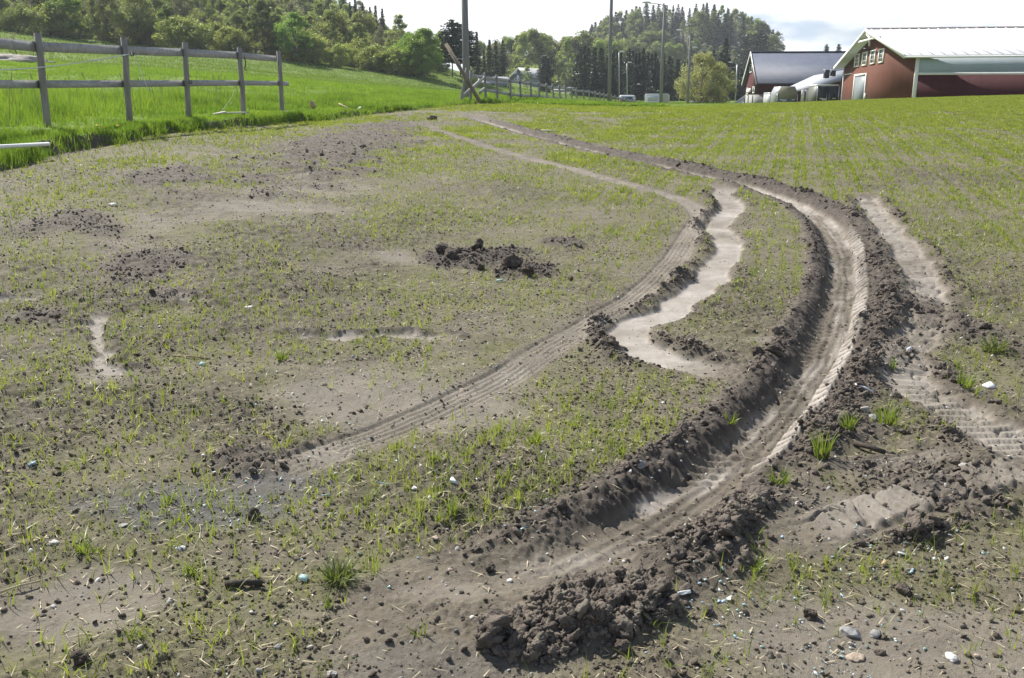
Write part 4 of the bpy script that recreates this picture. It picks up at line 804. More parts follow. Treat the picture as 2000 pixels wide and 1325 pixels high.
# poles and street lamps
POLE = mat('grey_pole_wood', (.19, .187, .18), .85, col2=(.30, .297, .29), scale=4, stretch=(4, 4, .25), bump=.5); STEEL = mat('galvanised_steel', (.42, .43, .43), .45, .1, 8, metal=.6); LAMPH = mat('lamp_head_grey', (.62, .63, .64), .4, .06, 8); LENS = mat('lamp_glass', (.75, .75, .72), .2, .05, 8)
def pole(name, xt, yt, xb, yb, Y_, r0, r1, m, label, cat, head=None, loop=None, arm_tip=None):
    b_ = at(xb, yb, Y_); t_ = at(xt, yt, Y_) - b_; e = empty(name, tuple(b_), 0, label, cat); MB().tube([(0, 0, -.5), t_ * .5, t_], [r0, (r0 + r1) / 2, r1], 12).build('shaft', m, e, True)
    if head:
        hx, hy = head; h = at(hx, hy, Y_ - .8) - b_; n_ = 7; u = np.linspace(0, 1, n_)[:, None]; ctrl_ = np.array([h[0] * .55 + t_[0] * .45, t_[1] - .4, max(h[2], t_[2]) + .06])
        P = t_ * (1 - u) ** 2 + 2 * u * (1 - u) * ctrl_ + h * u ** 2; P[:, 2] -= .08; MB().tube(P, .035, 6).build('arm', STEEL, e, True)
        V, Fc = ICO2; s_ = .036 * Y_ / 18; W = V * (min(.42, max(.3, s_ * 3)), .16, .10); W[:, 2] = np.maximum(W[:, 2], -.05); o = np_mesh('lamp_head', W + h + (-.25 if hx < xt else .25, 0, 0), [Fc], LAMPH, e, True)
        np_mesh('lens', V * (.24, .11, .05) + h + (-.28 if hx < xt else .28, 0, -.06), [Fc], LENS, o, True)
    if loop:
        P = np.array([at(*q, Y_ - .3) for q in loop]) - b_; MB().tube(P, .018, 5, False).build('cable', LAMPH, e, True)
    return e
pole('wooden_pole', 906.5, -40, 911.5, 190, 42, .155, .135, POLE, 'thick grey wooden pole rising out of frame behind the leaning plank', 'pole')
pole('wooden_pole', 1195, -40, 1189.5, 203, 74, .15, .125, POLE, 'slimmer grey wooden pole rising out of frame above the fence', 'pole')
pole('street_lamp', 1298.5, 10, 1290, 212, 90, .17, .11, POLE, 'tallest street lamp on a leaning wooden pole before the motorhome', 'street lamp', (1268, 5), [(1258, 14), (1265, 19), (1275, 23), (1285, 24), (1297, 20)])
pole('street_lamp', 1348.5, 68, 1342.5, 210, 125, .17, .11, POLE, 'second street lamp on a wooden pole left of the pale willow', 'street lamp', (1331, 59), [(1319, 65), (1324, 73), (1332, 77), (1340, 76), (1347, 71)])
pole('street_lamp', 1370.5, 97, 1367, 206, 150, .14, .10, POLE, 'street lamp whose pole is hidden behind the pale willow', 'street lamp', (1361, 93))
pole('street_lamp', 1440, 126, 1435.5, 206, 185, .14, .11, STEEL, 'slim steel street lamp right of the pale willow', 'street lamp', (1430, 122), [(1415, 133), (1424, 133.5), (1432, 132.5), (1439, 130)])
pole('street_lamp', 1449.5, 144, 1446.5, 206, 250, .14, .10, STEEL, 'distant street lamp close left of the grey roofed barn', 'street lamp', (1442, 143), [(1442, 147), (1444, 151), (1448, 152), (1449, 148)])
pole('street_lamp', 1445, 141, 1443.5, 206, 300, .12, .09, STEEL, 'farthest street lamp, thin, behind the slim steel lamps', 'street lamp', (1433, 141.5))
pole('street_lamp', 1209, 103, 1209.5, 208, 140, .075, .055, STEEL, 'thin steel street lamp beside the slim wooden pole', 'street lamp', (1212, 101))
pole('street_lamp', 1224.5, 124, 1225, 206, 185, .09, .065, STEEL, 'thin steel street lamp above the parked white van', 'street lamp', (1228, 122))
# debris at the gap in the fence and along the verge
def rod_px(name, a, b, r_, m, label, cat, lift=.02, n=8):
    A = gpix([a, b]); P = np.c_[A, soil_z(A) + r_ + lift]; o = P[0].copy(); return tag(MB().tube([P[0] - o, (P[0] + P[1]) / 2 - o + (0, 0, .004), P[1] - o], [r_, r_ * .97, r_ * .9], n).build(name, m, None, True, tuple(o)), label, cat)
def rod_y(name, a, b, r_, m, label, cat): a, b = at(*a), at(*b); return tag(MB().tube([a * 0, (b - a) * .5, b - a], [r_, r_, r_ * .95], 8).build(name, m, None, True, tuple(a)), label, cat)
def over_ground(px, py, h):
    d = ray(px, py); ys = np.linspace(6, 40, 1400); t = ys / d[1]; k = np.where(CAM_H + d[2] * t - ground_z(d[0] * t, ys, False) < h)[0][0]; return (px, py, ys[k])
rod_y('white_pole', over_ground(-60, 291, .20), over_ground(95, 281.5, .20), .028, WHITEP, 'white plastic pole lying in the grass at left', 'pole')
rod_y('post_stump', (614, 212, 27), (607, 198, 27), .06, RAWW, 'broken reddish post stump sticking out of the grass', 'stump')
plank('broken_board', at(535, 229, 24.0), at(553, 220, 24.6), .16, .03, PALEW, 'pale broken board lying below the last fence post', up=(0, 0, 1))
plank('broken_board', at(543, 222, 24.2), at(561, 218, 24.6), .14, .03, RAIL, 'second pale board lying crosswise by the last fence post')
plank('broken_board', at(446, 221, 21.6), at(482, 220, 22.0), .18, .03, PALEW, 'pale board half sunk in grass under the fourth fence post')
plank('broken_board', at(420, 223, 21.4), at(441, 219, 21.6), .14, .03, PALEW, 'short bleached board in grass left of the fourth fence post')
rod_y('stick', (662, 203, 29), (690, 217, 28.6), .025, RAWW, 'reddish stick lying where the fence is broken', 'stick')
rod_y('stick', (712, 232, 28.2), (730, 218, 29.2), .025, PALEW, 'pale crooked stick at the edge of the broken gap', 'stick')
rod_y('stick', (699, 217, 29), (704, 211, 29.3), .05, PALEW, 'short pale chunk of wood in the broken gap', 'stick')
rod_y('stick', (807, 224, 31), (817, 217, 31.5), .02, PALEW, 'short pale twig on the churned verge', 'stick')
rod_y('stick', (880, 225.5, 32), (890, 226, 32), .05, PALEW, 'pale wood chip where the deep rut begins', 'stick')

# ---------------------------------------------------------------- buildings
RED_SHADE = mat('red_cladding_shade_tone', (.075, .013, .016), .75, .12, 2, .3, 40, stretch=(1, 1, .2)); RED_LIT = mat('red_boards_lit_tone', (.125, .041, .022), .8, .15, 2, .3, 30, stretch=(1, 1, .15)); WTRIM = mat('white_trim', (.78, .77, .73), .6, .06, 3)  # the hall's sunlit gable and shaded long wall are put into two reds
GREYP = mat('grey_panel', (.40, .47, .57), .55, .05, 1.5); WROOF = mat('white_metal_roof', (.74, .75, .75), .32, .04, 2, spec=.6); SLATE = mat('grey_metal_roof', (.085, .10, .14), .65, .12, 1.2, spec=.25); CONC = mat('grey_concrete', (.33, .33, .32), .85, .15, 3); GLASSW = mat('window_glass', (.06, .075, .08), .08, .1, 2, spec=.8)
DARKG = mat('dark_grey_paint', (.035, .04, .048), .4, .1, 3); DOORG = mat('grey_door', (.22, .25, .26), .5, .05, 3)
class Frame:
    """local frame of a building: origin o, x along u, y along v"""
    def __init__(s, o, ang): s.o = np.asarray(o, float); s.a = ang; s.u = np.array([math.cos(ang), math.sin(ang), 0]); s.v = np.array([-math.sin(ang), math.cos(ang), 0])
    def loc(s, p): d = np.asarray(p) - s.o; return np.array([d @ s.u, d @ s.v, d[2]])
    def hit(s, px, py, axis, val):
        """local coordinates where the sight line of a photo pixel meets the plane local[axis]=val"""
        d = ray(px, py); n = s.u if axis == 0 else s.v; c = np.array([0, 0, CAM_H]); t = (val - (c - s.o) @ n) / (d @ n); return s.loc(c + d * t)
def ridged(m, q0, q1, q2, n, hgt, wid):
    """standing seams: small bars from edge q0-q1 running along q2"""
    for i in range(n):
        f = (i + .5) / n; a = q0 + (q1 - q0) * f; m.bar(a, a + q2, wid, hgt, np.cross(q1 - q0, q2))
# the big red riding hall
A_ = math.atan2(-.167, .986); o_ = at(1780, 199, 72); o_[2] -= .6; B = Frame(o_, A_); hall = empty('red_hall', tuple(o_), A_, 'big red hall with white ribbed metal roof and four small gable windows', 'building')
W_, LEN = 30.6, 62.0; ez = B.hit(1783, 110, 0, 0)[2]; rz_ = B.hit(1703, 57, 0, -.9)[2]
MB().prism([(0, .02, 0), (0, W_, 0), (0, W_, ez), (0, W_ / 2, rz_ - .12), (0, .02, ez)], (LEN, 0, 0)).build('wall', RED_LIT, hall)
zb_ = B.hit(1783, 144.5, 1, -.05)[2]; zt_ = B.hit(1790, 113, 1, -.05)[2]
MB().box((.25, -.06, 0), (LEN, .02 - .003, zb_ - .08)).build('long_wall', RED_SHADE, hall)  # darker red carries the shade on this side of the hall
MB().box((.25, -.075, zb_ + .08), (LEN, .016, zt_)).build('grey_panel', GREYP, hall)
m = MB(); m.box((.0, -.10, 0), (.26, .014, ez)); m.box((.262, -.11, zb_ - .085), (LEN, .012, zb_ + .085)); m.box((.262, -.10, zt_ - .02), (LEN, .01, ez)); m.box((-.03, W_ - .25, 0), (-.003, W_ + .05, ez)); m.build('white_trim', WTRIM, hall)
OH, OE = .95, .55; sl = (rz_ - ez) / (W_ / 2)
near_e = np.array([-OH, -OE, ez - sl * OE]); far_e = np.array([-OH, W_ + OE, ez - sl * OE]); rg = np.array([-OH, W_ / 2, rz_]); LX = np.array([LEN + OH, 0, 0])
m = MB(); m.prism([near_e, rg, rg + (0, 0, .14), near_e + (0, 0, .14)], LX); m.prism([rg, far_e, far_e + (0, 0, .14), rg + (0, 0, .14)], LX); rf = m.build('roof', WROOF, hall)
MB().bar(rg + (0, 0, .2), rg + LX + (0, 0, .2), .4, .09).build('ridge_cap', mat('ridge_cap_grey', (.42, .36, .36), .6, .3, 1.5), rf)
m = MB(); up_ = np.array([0, 0, .16])
for i in range(78): a = near_e + up_ + np.array([.4 + i * .8, 0, 0]); m.bar(a, rg + up_ + np.array([.4 + i * .8, -.1, 0]), .07, .05, (0, 0, 1))
m.build('roof_rib', WROOF, rf)
m = MB(); m.bar(near_e + (-.02, -.04, .02), rg + (-.02, 0, .05), .06, .30); m.bar(far_e + (-.02, .04, .02), rg + (-.02, 0, .05), .06, .30); m.build('barge_board', WTRIM, hall)
MB().tube([near_e + (.0, -.09, -.02), near_e + (LEN, -.09, -.02)], .07, 8).build('gutter', WTRIM, hall, True)
def lp(px, py, off=-.9): return B.hit(px, py, 0, off)
m = MB(); xo = -.88
a, b = lp(1676, 82.5, xo), lp(1720, 72, xo); m.bar(a, b, .10, .16); ap = lp(1698, 62, xo); kp = (lp(1698, 90, xo)); m.bar(kp, ap, .12, .14, (1, 0, 0)); m.bar(lp(1697.5, 76, xo + .02), lp(1691.5, 64, xo + .02), .1, .12, (1, 0, 0)); m.bar(lp(1698.5, 76, xo + .02), lp(1704.5, 65, xo + .02), .1, .12, (1, 0, 0)); m.build('gable_truss', WTRIM, hall)
def gable_window(x0, x1, yt0, yt1, yb0, yb1):
    p = [B.hit(x0, yt0, 0, 0), B.hit(x1, yt1, 0, 0), B.hit(x1, yb1, 0, 0), B.hit(x0, yb0, 0, 0)]; y0, y1 = p[1][1], p[0][1]; zt = (p[0][2] + p[1][2]) / 2; zb = (p[2][2] + p[3][2]) / 2
    f = MB(); t = (y1 - y0) * .16
    f.box((-.09, y0, zb), (-.002, y0 + t, zt)); f.box((-.09, y1 - t, zb), (-.002, y1, zt)); f.box((-.088, y0 + t, zb), (-.003, y1 - t, zb + .12)); f.box((-.088, y0 + t, zt - .10), (-.003, y1 - t, zt)); f.box((-.05, (y0 + y1) / 2 - .035, zb + .12), (-.02, (y0 + y1) / 2 + .035, zt - .1))
    for q in (.36, .66): f.box((-.048, y0 + t, zb + (zt - zb) * q - .02), (-.019, y1 - t, zb + (zt - zb) * q + .02))
    w_ = f.build('window', WTRIM, hall); MB().box((-.03, y0 + t, zb + .12), (-.004, y1 - t, zt - .10)).build('pane', GLASSW, w_)
for q in ((1671.5, 1680.5, 105.5, 105, 131.5, 130.5), (1686, 1696, 102.5, 101.5, 129.5, 127.5), (1702, 1712, 99, 97.5, 126.5, 124.5), (1718, 1729, 96, 94.5, 124, 122)): gable_window(*q)
d0 = B.hit(1671, 149.5, 0, 0); d1 = B.hit(1692.5, 147.5, 0, 0); y0, y1, zt = d1[1], d0[1], (d0[2] + d1[2]) / 2
fr = MB(); fr.box((-.10, y0 - .25, 0), (-.002, y0, zt + .2)); fr.box((-.10, y1, 0), (-.002, y1 + .3, zt + .2)); fr.box((-.098, y0, zt), (-.003, y1, zt + .2)); dr = MB().box((-.04, y0, .02), (-.004, y1, zt)).build('door', DOORG, hall); fr.build('door_frame', WTRIM, dr)
c = B.hit(1695, 97, 0, -.3); m = MB(); m.bar((-.02, c[1], c[2]), (-.65, c[1] + .5, c[2] + .1), .08, .12); m.build('gable_lamp', DARKG, hall)
c0, c1 = B.hit(1650, 146, 0, 0), B.hit(1664, 146, 0, 0); MB().box((-.05, c1[1], c0[2] - .05), (-.002, c0[1], c0[2] + .05)).build('sign_strip', WTRIM, hall)
c = B.hit(1691, 186, 0, 0); MB().box((-.14, c[1] - .3, c[2] - .3), (-.002, c[1] + .1, c[2] + .15)).build('wall_box', WTRIM, hall)
# grey roofed red barn
o_ = at(1480, 205, 130); o_[2] -= .5; A_ = math.atan2(-.1, .995); B = Frame(o_, A_); barn = empty('red_barn', tuple(o_), A_, 'red barn with steep dark grey metal roof on a concrete base', 'building')
W_, LEN = 13.0, 30.0; ez = B.hit(1481, 160, 1, 0)[2]; rz_ = B.hit(1467, 103.5, 0, -.4)[2]; cz = B.hit(1481, 184.5, 1, 0)[2]
MB().prism([(0, 0, cz), (0, W_, cz), (0, W_, ez), (0, W_ / 2, rz_ - .1), (0, 0, ez)], (LEN, 0, 0)).build('wall', RED_SHADE, barn); MB().box((.04, .04, 0), (LEN, W_ - .04, cz - .004)).build('base', CONC, barn)
sl = (rz_ - ez) / (W_ / 2); ne = np.array([-.45, -.5, ez - .5 * sl]); fe = np.array([-.45, W_ + .5, ez - .5 * sl]); rg = np.array([-.45, W_ / 2, rz_]); LX = np.array([LEN + .9, 0, 0])
m = MB(); m.prism([ne, rg, rg + (0, 0, .12), ne + (0, 0, .12)], LX); m.prism([rg, fe, fe + (0, 0, .12), rg + (0, 0, .12)], LX); rf = m.build('roof', SLATE, barn)
m = MB(); m.bar(ne + (-.03, -.03, .03), rg + (-.03, 0, .05), .06, .34); m.bar(fe + (-.03, .03, .03), rg + (-.03, 0, .05), .06, .34); m.build('barge_board', WTRIM, barn); MB().bar(rg + (0, 0, .15), rg + LX + (0, 0, .15), .3, .06).build('ridge_cap', SLATE, rf)
for (x0, x1, yt, yb) in ((1465, 1469.5, 126, 142), (1471, 1474, 169.5, 182.5), (1459.5, 1461.5, 172, 185)):
    p, q = B.hit(x0, yt, 0, 0), B.hit(x1, yb, 0, 0); y0, y1, z0, z1_ = min(p[1], q[1]), max(p[1], q[1]), q[2], p[2]
    f = MB(); f.box((-.08, y0, z0), (-.002, y1, z0 + .14)); f.box((-.08, y0, z1_ - .14), (-.002, y1, z1_)); f.box((-.078, y0, z0 + .14), (-.003, y0 + .25, z1_ - .14)); f.box((-.078, y1 - .25, z0 + .14), (-.003, y1, z1_ - .14)); w_ = f.build('window', WTRIM, barn); MB().box((-.04, y0 + .25, z0 + .14), (-.004, y1 - .25, z1_ - .14)).build('pane', GLASSW, w_)
P = [B.hit(*q, 0, 0) for q in ((1459, 181), (1460, 176), (1463.5, 173.5), (1467, 173), (1467, 180.5), (1463, 180))]; MB().prism([(-.12, p[1], p[2]) for p in P], (.1, 0, 0)).build('wall_sign', WTRIM, barn)
for px in (1455, 1461.5, 1470): c = B.hit(px, 193, 0, .04); MB().box((.0, c[1] - .35, c[2] - .7), (.036, c[1] + .35, c[2] + .5)).build('base_window', DARKG, barn)
# low shed with a pale roof between them
sh0 = at(1600, 203, 105); shed = empty('low_shed', tuple(sh0), 0, 'low red shed with pale sloping roof and black chimneys between the two barns', 'building')
RP_ = [at(1556, 176.5, 105) - sh0, at(1642, 155, 105) - sh0, at(1648, 137, 128) - sh0, at(1590, 147.5, 128) - sh0, at(1543, 169, 122) - sh0]
MB().prism(RP_, (0, 0, -.22)).build('roof', mat('pale_grey_roof', (.38, .40, .42), .6, .08, 2), shed)
m = MB(); q = [np.array(p) for p in RP_]; ctr = sum(q) / 5; q = [ctr + (p - ctr) * (.96, .96, 1) - (0, 0, .23) for p in q]; k = 5; V = np.vstack([q, [(p[0], p[1], -1.5) for p in q]]); m.add(V, [(i, (i + 1) % k, k + (i + 1) % k, k + i) for i in range(k)]); m.build('wall', RED_SHADE, shed)
for x0, x1, yt, yb in ((1610.5, 1618, 137, 149), (1623, 1630.5, 138, 145)):
    a, b = at(x0, yt, 116) - sh0, at(x1, yb + 4, 116) - sh0; ch = MB().box((a[0], a[1] - .3, b[2]), (b[0], a[1] + .3, a[2])).build('chimney', DARKG, shed); MB().box((a[0] - .04, a[1] - .34, a[2] + .003), (b[0] + .04, a[1] + .34, a[2] + .06)).build('chimney_cap', WROOF, ch)
for px in (1575.5, 1569.5): a = at(px, 184, 104.6) - sh0; MB().box((a[0] - .25, a[1] - .02, a[2] - .9), (a[0] + .25, a[1] + .05, a[2] + .45)).build('door', WTRIM, shed)
# pale ramp beside the grey barn
rp = [at(1424, 207, 160), at(1455, 186.5, 175), at(1462, 186.5, 180), at(1462, 205, 170), at(1440, 207.5, 150)]
tag(MB().prism([p - rp[0] for p in rp], (0, 0, -.3)).build('gravel_ramp', mat('pale_gravel', (.52, .51, .48), .9, .08, 2), None, False, tuple(rp[0])), kind='structure')
# house and sheds on the left of the road
HB = mat('blue_grey_boards', (.20, .235, .265), .75, .08, 3, .3); HP = mat('pale_blue_boards', (.46, .54, .58), .7, .06, 3); TILE = mat('grey_tiles', (.33, .33, .33), .6, .1, 2); WHITEB = mat('white_boards', (.70, .71, .70), .7, .05, 2)
def house(name, label, cat, corner, gend, peak_py, eave_px_py, len_px, base_py, wall, roof, wins=()):
    pass
h0 = at(1020, 189, 250); hs = empty('blue_house', tuple(h0), R(-28), 'two storey blue grey house with white framed windows beyond the fence', 'house')
HF = Frame(h0, R(-28)); e_l = HF.hit(997, 150, 1, 0); e_r = HF.hit(1045, 150, 1, 0); pk = HF.hit(1020.5, 133.5, 1, -.3)
gx0, gx1 = HF.hit(998, 170, 1, 0)[0], HF.hit(1030, 170, 1, 0)[0]; gm = (gx0 + gx1) / 2; ez = e_l[2]; rz_ = pk[2]; D_ = 11
MB().prism([(gx0, 0, -1), (gx1, 0, -1), (gx1, 0, ez), (gm, 0, rz_ - .1), (gx0, 0, ez)], (0, D_, 0)).build('wall', HB, hs)
m = MB(); sl = (rz_ - ez) / (gx1 - gm); a = np.array([gx0 - .5, -.5, ez - .5 * sl]); b = np.array([gm, -.5, rz_]); c = np.array([gx1 + .5, -.5, ez - .5 * sl]); m.prism([a, b, b + (0, 0, .2), a + (0, 0, .2)], (0, D_ + 1, 0)); m.prism([b, c, c + (0, 0, .2), b + (0, 0, .2)], (0, D_ + 1, 0)); m.build('roof', TILE, hs)
m = MB(); m.bar(a + (0, -.04, 0), b + (0, -.04, 0), .08, .3); m.bar(b + (0, -.04, 0), c + (0, -.04, 0), .08, .3); m.build('barge_board', WTRIM, hs)
MB().box((gx1 - 3.2, -3.6, -1), (gx1 + 5.5, -.004, HF.hit(1030, 163, 1, -3)[2])).build('extension', HB, hs)
for x0, x1, yt, yb, pl in ((1017, 1022.5, 138, 144, 0), (1004.5, 1011, 153, 158.5, 0), (1004, 1011.5, 167, 175, 0), (1020, 1030.5, 167.5, 174.5, -3.6)):
    p, q = HF.hit(x0, yt, 1, pl), HF.hit(x1, yb, 1, pl); f = MB(); f.box((p[0], pl - .10, q[2]), (q[0], pl - .004, p[2])); w_ = f.build('window', WTRIM, hs); MB().box((p[0] + .22, pl - .13, q[2] + .2), (q[0] - .22, pl - .103, p[2] - .2)).build('pane', GLASSW, w_)
s0 = at(965, 189, 150); shd = empty('pale_shed', tuple(s0), R(8), 'long pale blue shed with low grey roof and small dark windows', 'shed'); SF = Frame(s0, R(8))
x0, x1, ez, rz_ = SF.hit(941, 170, 1, 0)[0], SF.hit(992, 170, 1, 0)[0], SF.hit(965, 163, 1, 0)[2], SF.hit(965, 152, 1, 3)[2]
MB().prism([(x0, 0, -1), (x0, 6, -1), (x0, 6, ez), (x0, 3, rz_ - .1), (x0, 0, ez)], (x1 - x0, 0, 0)).build('wall', HP, shd)
a, b, c = np.array([x0 - .4, -.5, ez - .15]), np.array([x0 - .4, 3, rz_]), np.array([x0 - .4, 6.5, ez - .15]); m = MB(); LX = (x1 - x0 + .8, 0, 0); m.prism([a, b, b + (0, 0, .15), a + (0, 0, .15)], LX); m.prism([b, c, c + (0, 0, .15), b + (0, 0, .15)], LX); m.build('roof', TILE, shd)
for px, w2 in ((954.5, 3.2), (966.5, 2.8), (986.5, 1.6)):
    p = SF.hit(px, 171, 1, 0); hw = w2 / 1800 * 185; fr = MB().box((p[0] - hw - .1, -.06, p[2] - .26), (p[0] + hw + .1, -.003, p[2] + .28)).build('window', HB, shd); MB().box((p[0] - hw, -.09, p[2] - .2), (p[0] + hw, -.062, p[2] + .22)).build('pane', GLASSW, fr)
g0 = at(1105, 190, 235); gar = empty('white_garage', tuple(g0), R(-12), 'small white building half hidden below the columnar evergreen', 'garage')
MB().box((-5, 0, -1), (7, 6, 1.2)).build('wall', WHITEB, gar); MB().prism([(-5.4, -.5, 1.21), (-5.4, 6.5, 1.21), (-5.4, 3, 2.4)], (12.8, 0, 0)).build('roof', TILE, gar); MB().box((1, -.06, -1), (3.6, -.004, .9)).build('door', DARKG, gar)

# ---------------------------------------------------------------- vehicles
VWHITE = mat('white_paint', (.56, .57, .58), .25, .03, 3, spec=.5); VGREY = mat('silver_paint', (.42, .44, .46), .3, .05, 3, metal=.3); RUB = mat('tyre_rubber', (.02, .02, .02), .8); TAIL = mat('tail_light', (.45, .015, .015), .2); CHROME = mat('bright_metal', (.6, .6, .6), .25, .05, 3, metal=.8); PLATE = mat('plate', (.7, .7, .66), .5, .05, 3); CANVAS = mat('tan_canvas', (.30, .27, .19), .9, .12, 3, .3); BLUEG = mat('blue_grey_paint', (.12, .145, .165), .4, .08, 3)
def wheel(par, x, y, rr_, w_=.22):
    t_ = MB().tube([(x - w_ / 2, y, rr_), (x + w_ / 2, y, rr_)], rr_, 18).build('tyre', RUB, None, True); wh = t_; wh.name = 'wheel'; wh.parent = par; MB().tube([(x - w_ / 2 - .01, y, rr_), (x + w_ / 2 + .01, y, rr_)], rr_ * .58, 14).build('rim', CHROME, wh, True)
def body_loft(sections, par, name, m, n=14):
    """sections: (y, half-width, z0, z1, corner)"""
    V = []
    for y, hw, z0, z1_, cr_ in sections:
        pts = []
        for cx, cz, a0 in ((hw - cr_, z0 + cr_ * .4, -90), (hw - cr_, z1_ - cr_, 0), (-hw + cr_, z1_ - cr_, 90), (-hw + cr_, z0 + cr_ * .4, 180)):
            for k in range(4): a = R(a0 + k * 30); rr_ = cr_ if cz > (z0 + z1_) / 2 else cr_ * .4; pts.append((cx + (cr_ if rr_ == cr_ else cr_) * math.cos(a), y, cz + rr_ * math.sin(a)))
        V += pts
    k = 16; q = [(i * k + j, i * k + (j + 1) % k, (i + 1) * k + (j + 1) % k, (i + 1) * k + j) for i in range(len(sections) - 1) for j in range(k)]; L_ = (len(sections) - 1) * k
    t = [(0, j + 1, j) for j in range(1, k - 1)] + [(L_, L_ + j, L_ + j + 1) for j in range(1, k - 1)]; return MB().add(V, q, t).build(name, m, par, True)
def car(name, label, cat, px, py_top, H, Wd, Y_, ang, paint, van=False):
    p = at(px, py_top, Y_); zb = p[2] - H; e = empty(name, (p[0], p[1], zb), ang, label, cat); hw = Wd / 2; Ln = 4.6
    if van: body_loft([(0, hw * .93, .35, 1.0, .12), (.06, hw * .97, .3, H * .92, .16), (.35, hw, .28, H, .2), (3.0, hw, .28, H, .2), (3.8, hw * .96, .28, H * .66, .2), (4.6, hw * .9, .3, H * .52, .2)], e, 'body', paint)
    else: body_loft([(0, hw * .92, .35, .95, .12), (.1, hw * .97, .3, 1.0, .14), (.45, hw, .28, H * .97, .3), (1.0, hw, .28, H, .3), (2.4, hw, .28, H * .98, .3), (3.3, hw, .28, H * .66, .2), (4.3, hw * .93, .3, H * .55, .2)], e, 'body', paint)
    y_ = -.02 if van else .2; m = MB()
    z0, z1_ = H * .58, H * .88
    m.prism([(-hw * .72, .02 if van else .08, z0), (hw * .72, .02 if van else .08, z0), (hw * .62, .10 if van else .36, z1_), (-hw * .62, .10 if van else .36, z1_)], (0, -.09, .02)).build('rear_window', GLASSW, e)
    for s_ in (-1, 1):
        MB().box((s_ * hw * .84 - .09, -.06, H * .40), (s_ * hw * .84 + .09, .14, H * .68)).build('tail_light', TAIL, e); MB().box((s_ * (hw + .0) - .03, .7, H * .6), (s_ * hw + .03, 2.8, H * .86)).build('side_window', GLASSW, e)
        wheel(e, s_ * (hw - .12), .85, .32); wheel(e, s_ * (hw - .12), 3.6, .32)
    MB().box((-.27, -.035, H * .33), (.27, .0, H * .33 + .12)).build('number_plate', PLATE, e); MB().box((-hw * .95, -.10, .32), (hw * .95, .1, .58)).build('bumper', VGREY, e); return e
car('white_van', 'white estate van with red tail lights seen from behind, beyond the fence', 'van', 1225.5, 186, 1.9, 1.95, 118, R(-6), VWHITE, True)
car('white_car', 'small white car with dark rear window left of the pale willow', 'car', 1352.5, 197.5, 1.5, 1.75, 150, R(-8), VWHITE)
m0 = at(1284, 183.5, 128); mh = empty('motorhome', (m0[0], m0[1], m0[2] - 2.95), R(-32), 'white motorhome standing side on behind the leaning lamp pole', 'motorhome')
def px_w(n, Y_): return n / 1800 * Y_
body_loft([(-1.6, 1.11, .42, 2.93, .06), (-1.58, 1.12, .4, 2.95, .07), (1.3, 1.12, .4, 2.95, .07), (1.6, 1.12, .4, 2.85, .1)], mh, 'living_box', VWHITE)
body_loft([(1.3, 1.0, .4, 2.25, .25), (2.0, 1.0, .4, 1.9, .25), (2.5, .98, .4, 1.25, .2), (3.1, .9, .42, 1.05, .2)], mh, 'cab', VWHITE)
MB().box((1.0 - .02, 1.75, 1.2), (1.03, 2.25, 1.7)).build('cab_window', GLASSW, mh)
for y_ in (-.9, .5): MB().box((-1.16, y_ - .4, 1.7), (-1.115, y_ + .4, 2.2)).build('side_window', GLASSW, mh)
for s_ in (-1, 1): wheel(mh, s_ * 1.0, -.9, .34); wheel(mh, s_ * .95, 2.4, .34)
c0 = at(1279, 192.5, 121); cv = empty('white_sign_board', (c0[0], c0[1], c0[2] - 1.6), 0, 'white horizontal board on short posts in front of the motorhome', 'board')
MB().box((-.85, 0, 1.28), (.35, .06, 1.86)).build('board', VWHITE, cv)
for x_ in (-.6, .1): MB().box((x_ - .04, .062, -.2), (x_ + .04, .14, 1.8)).build('post', STEEL, cv)
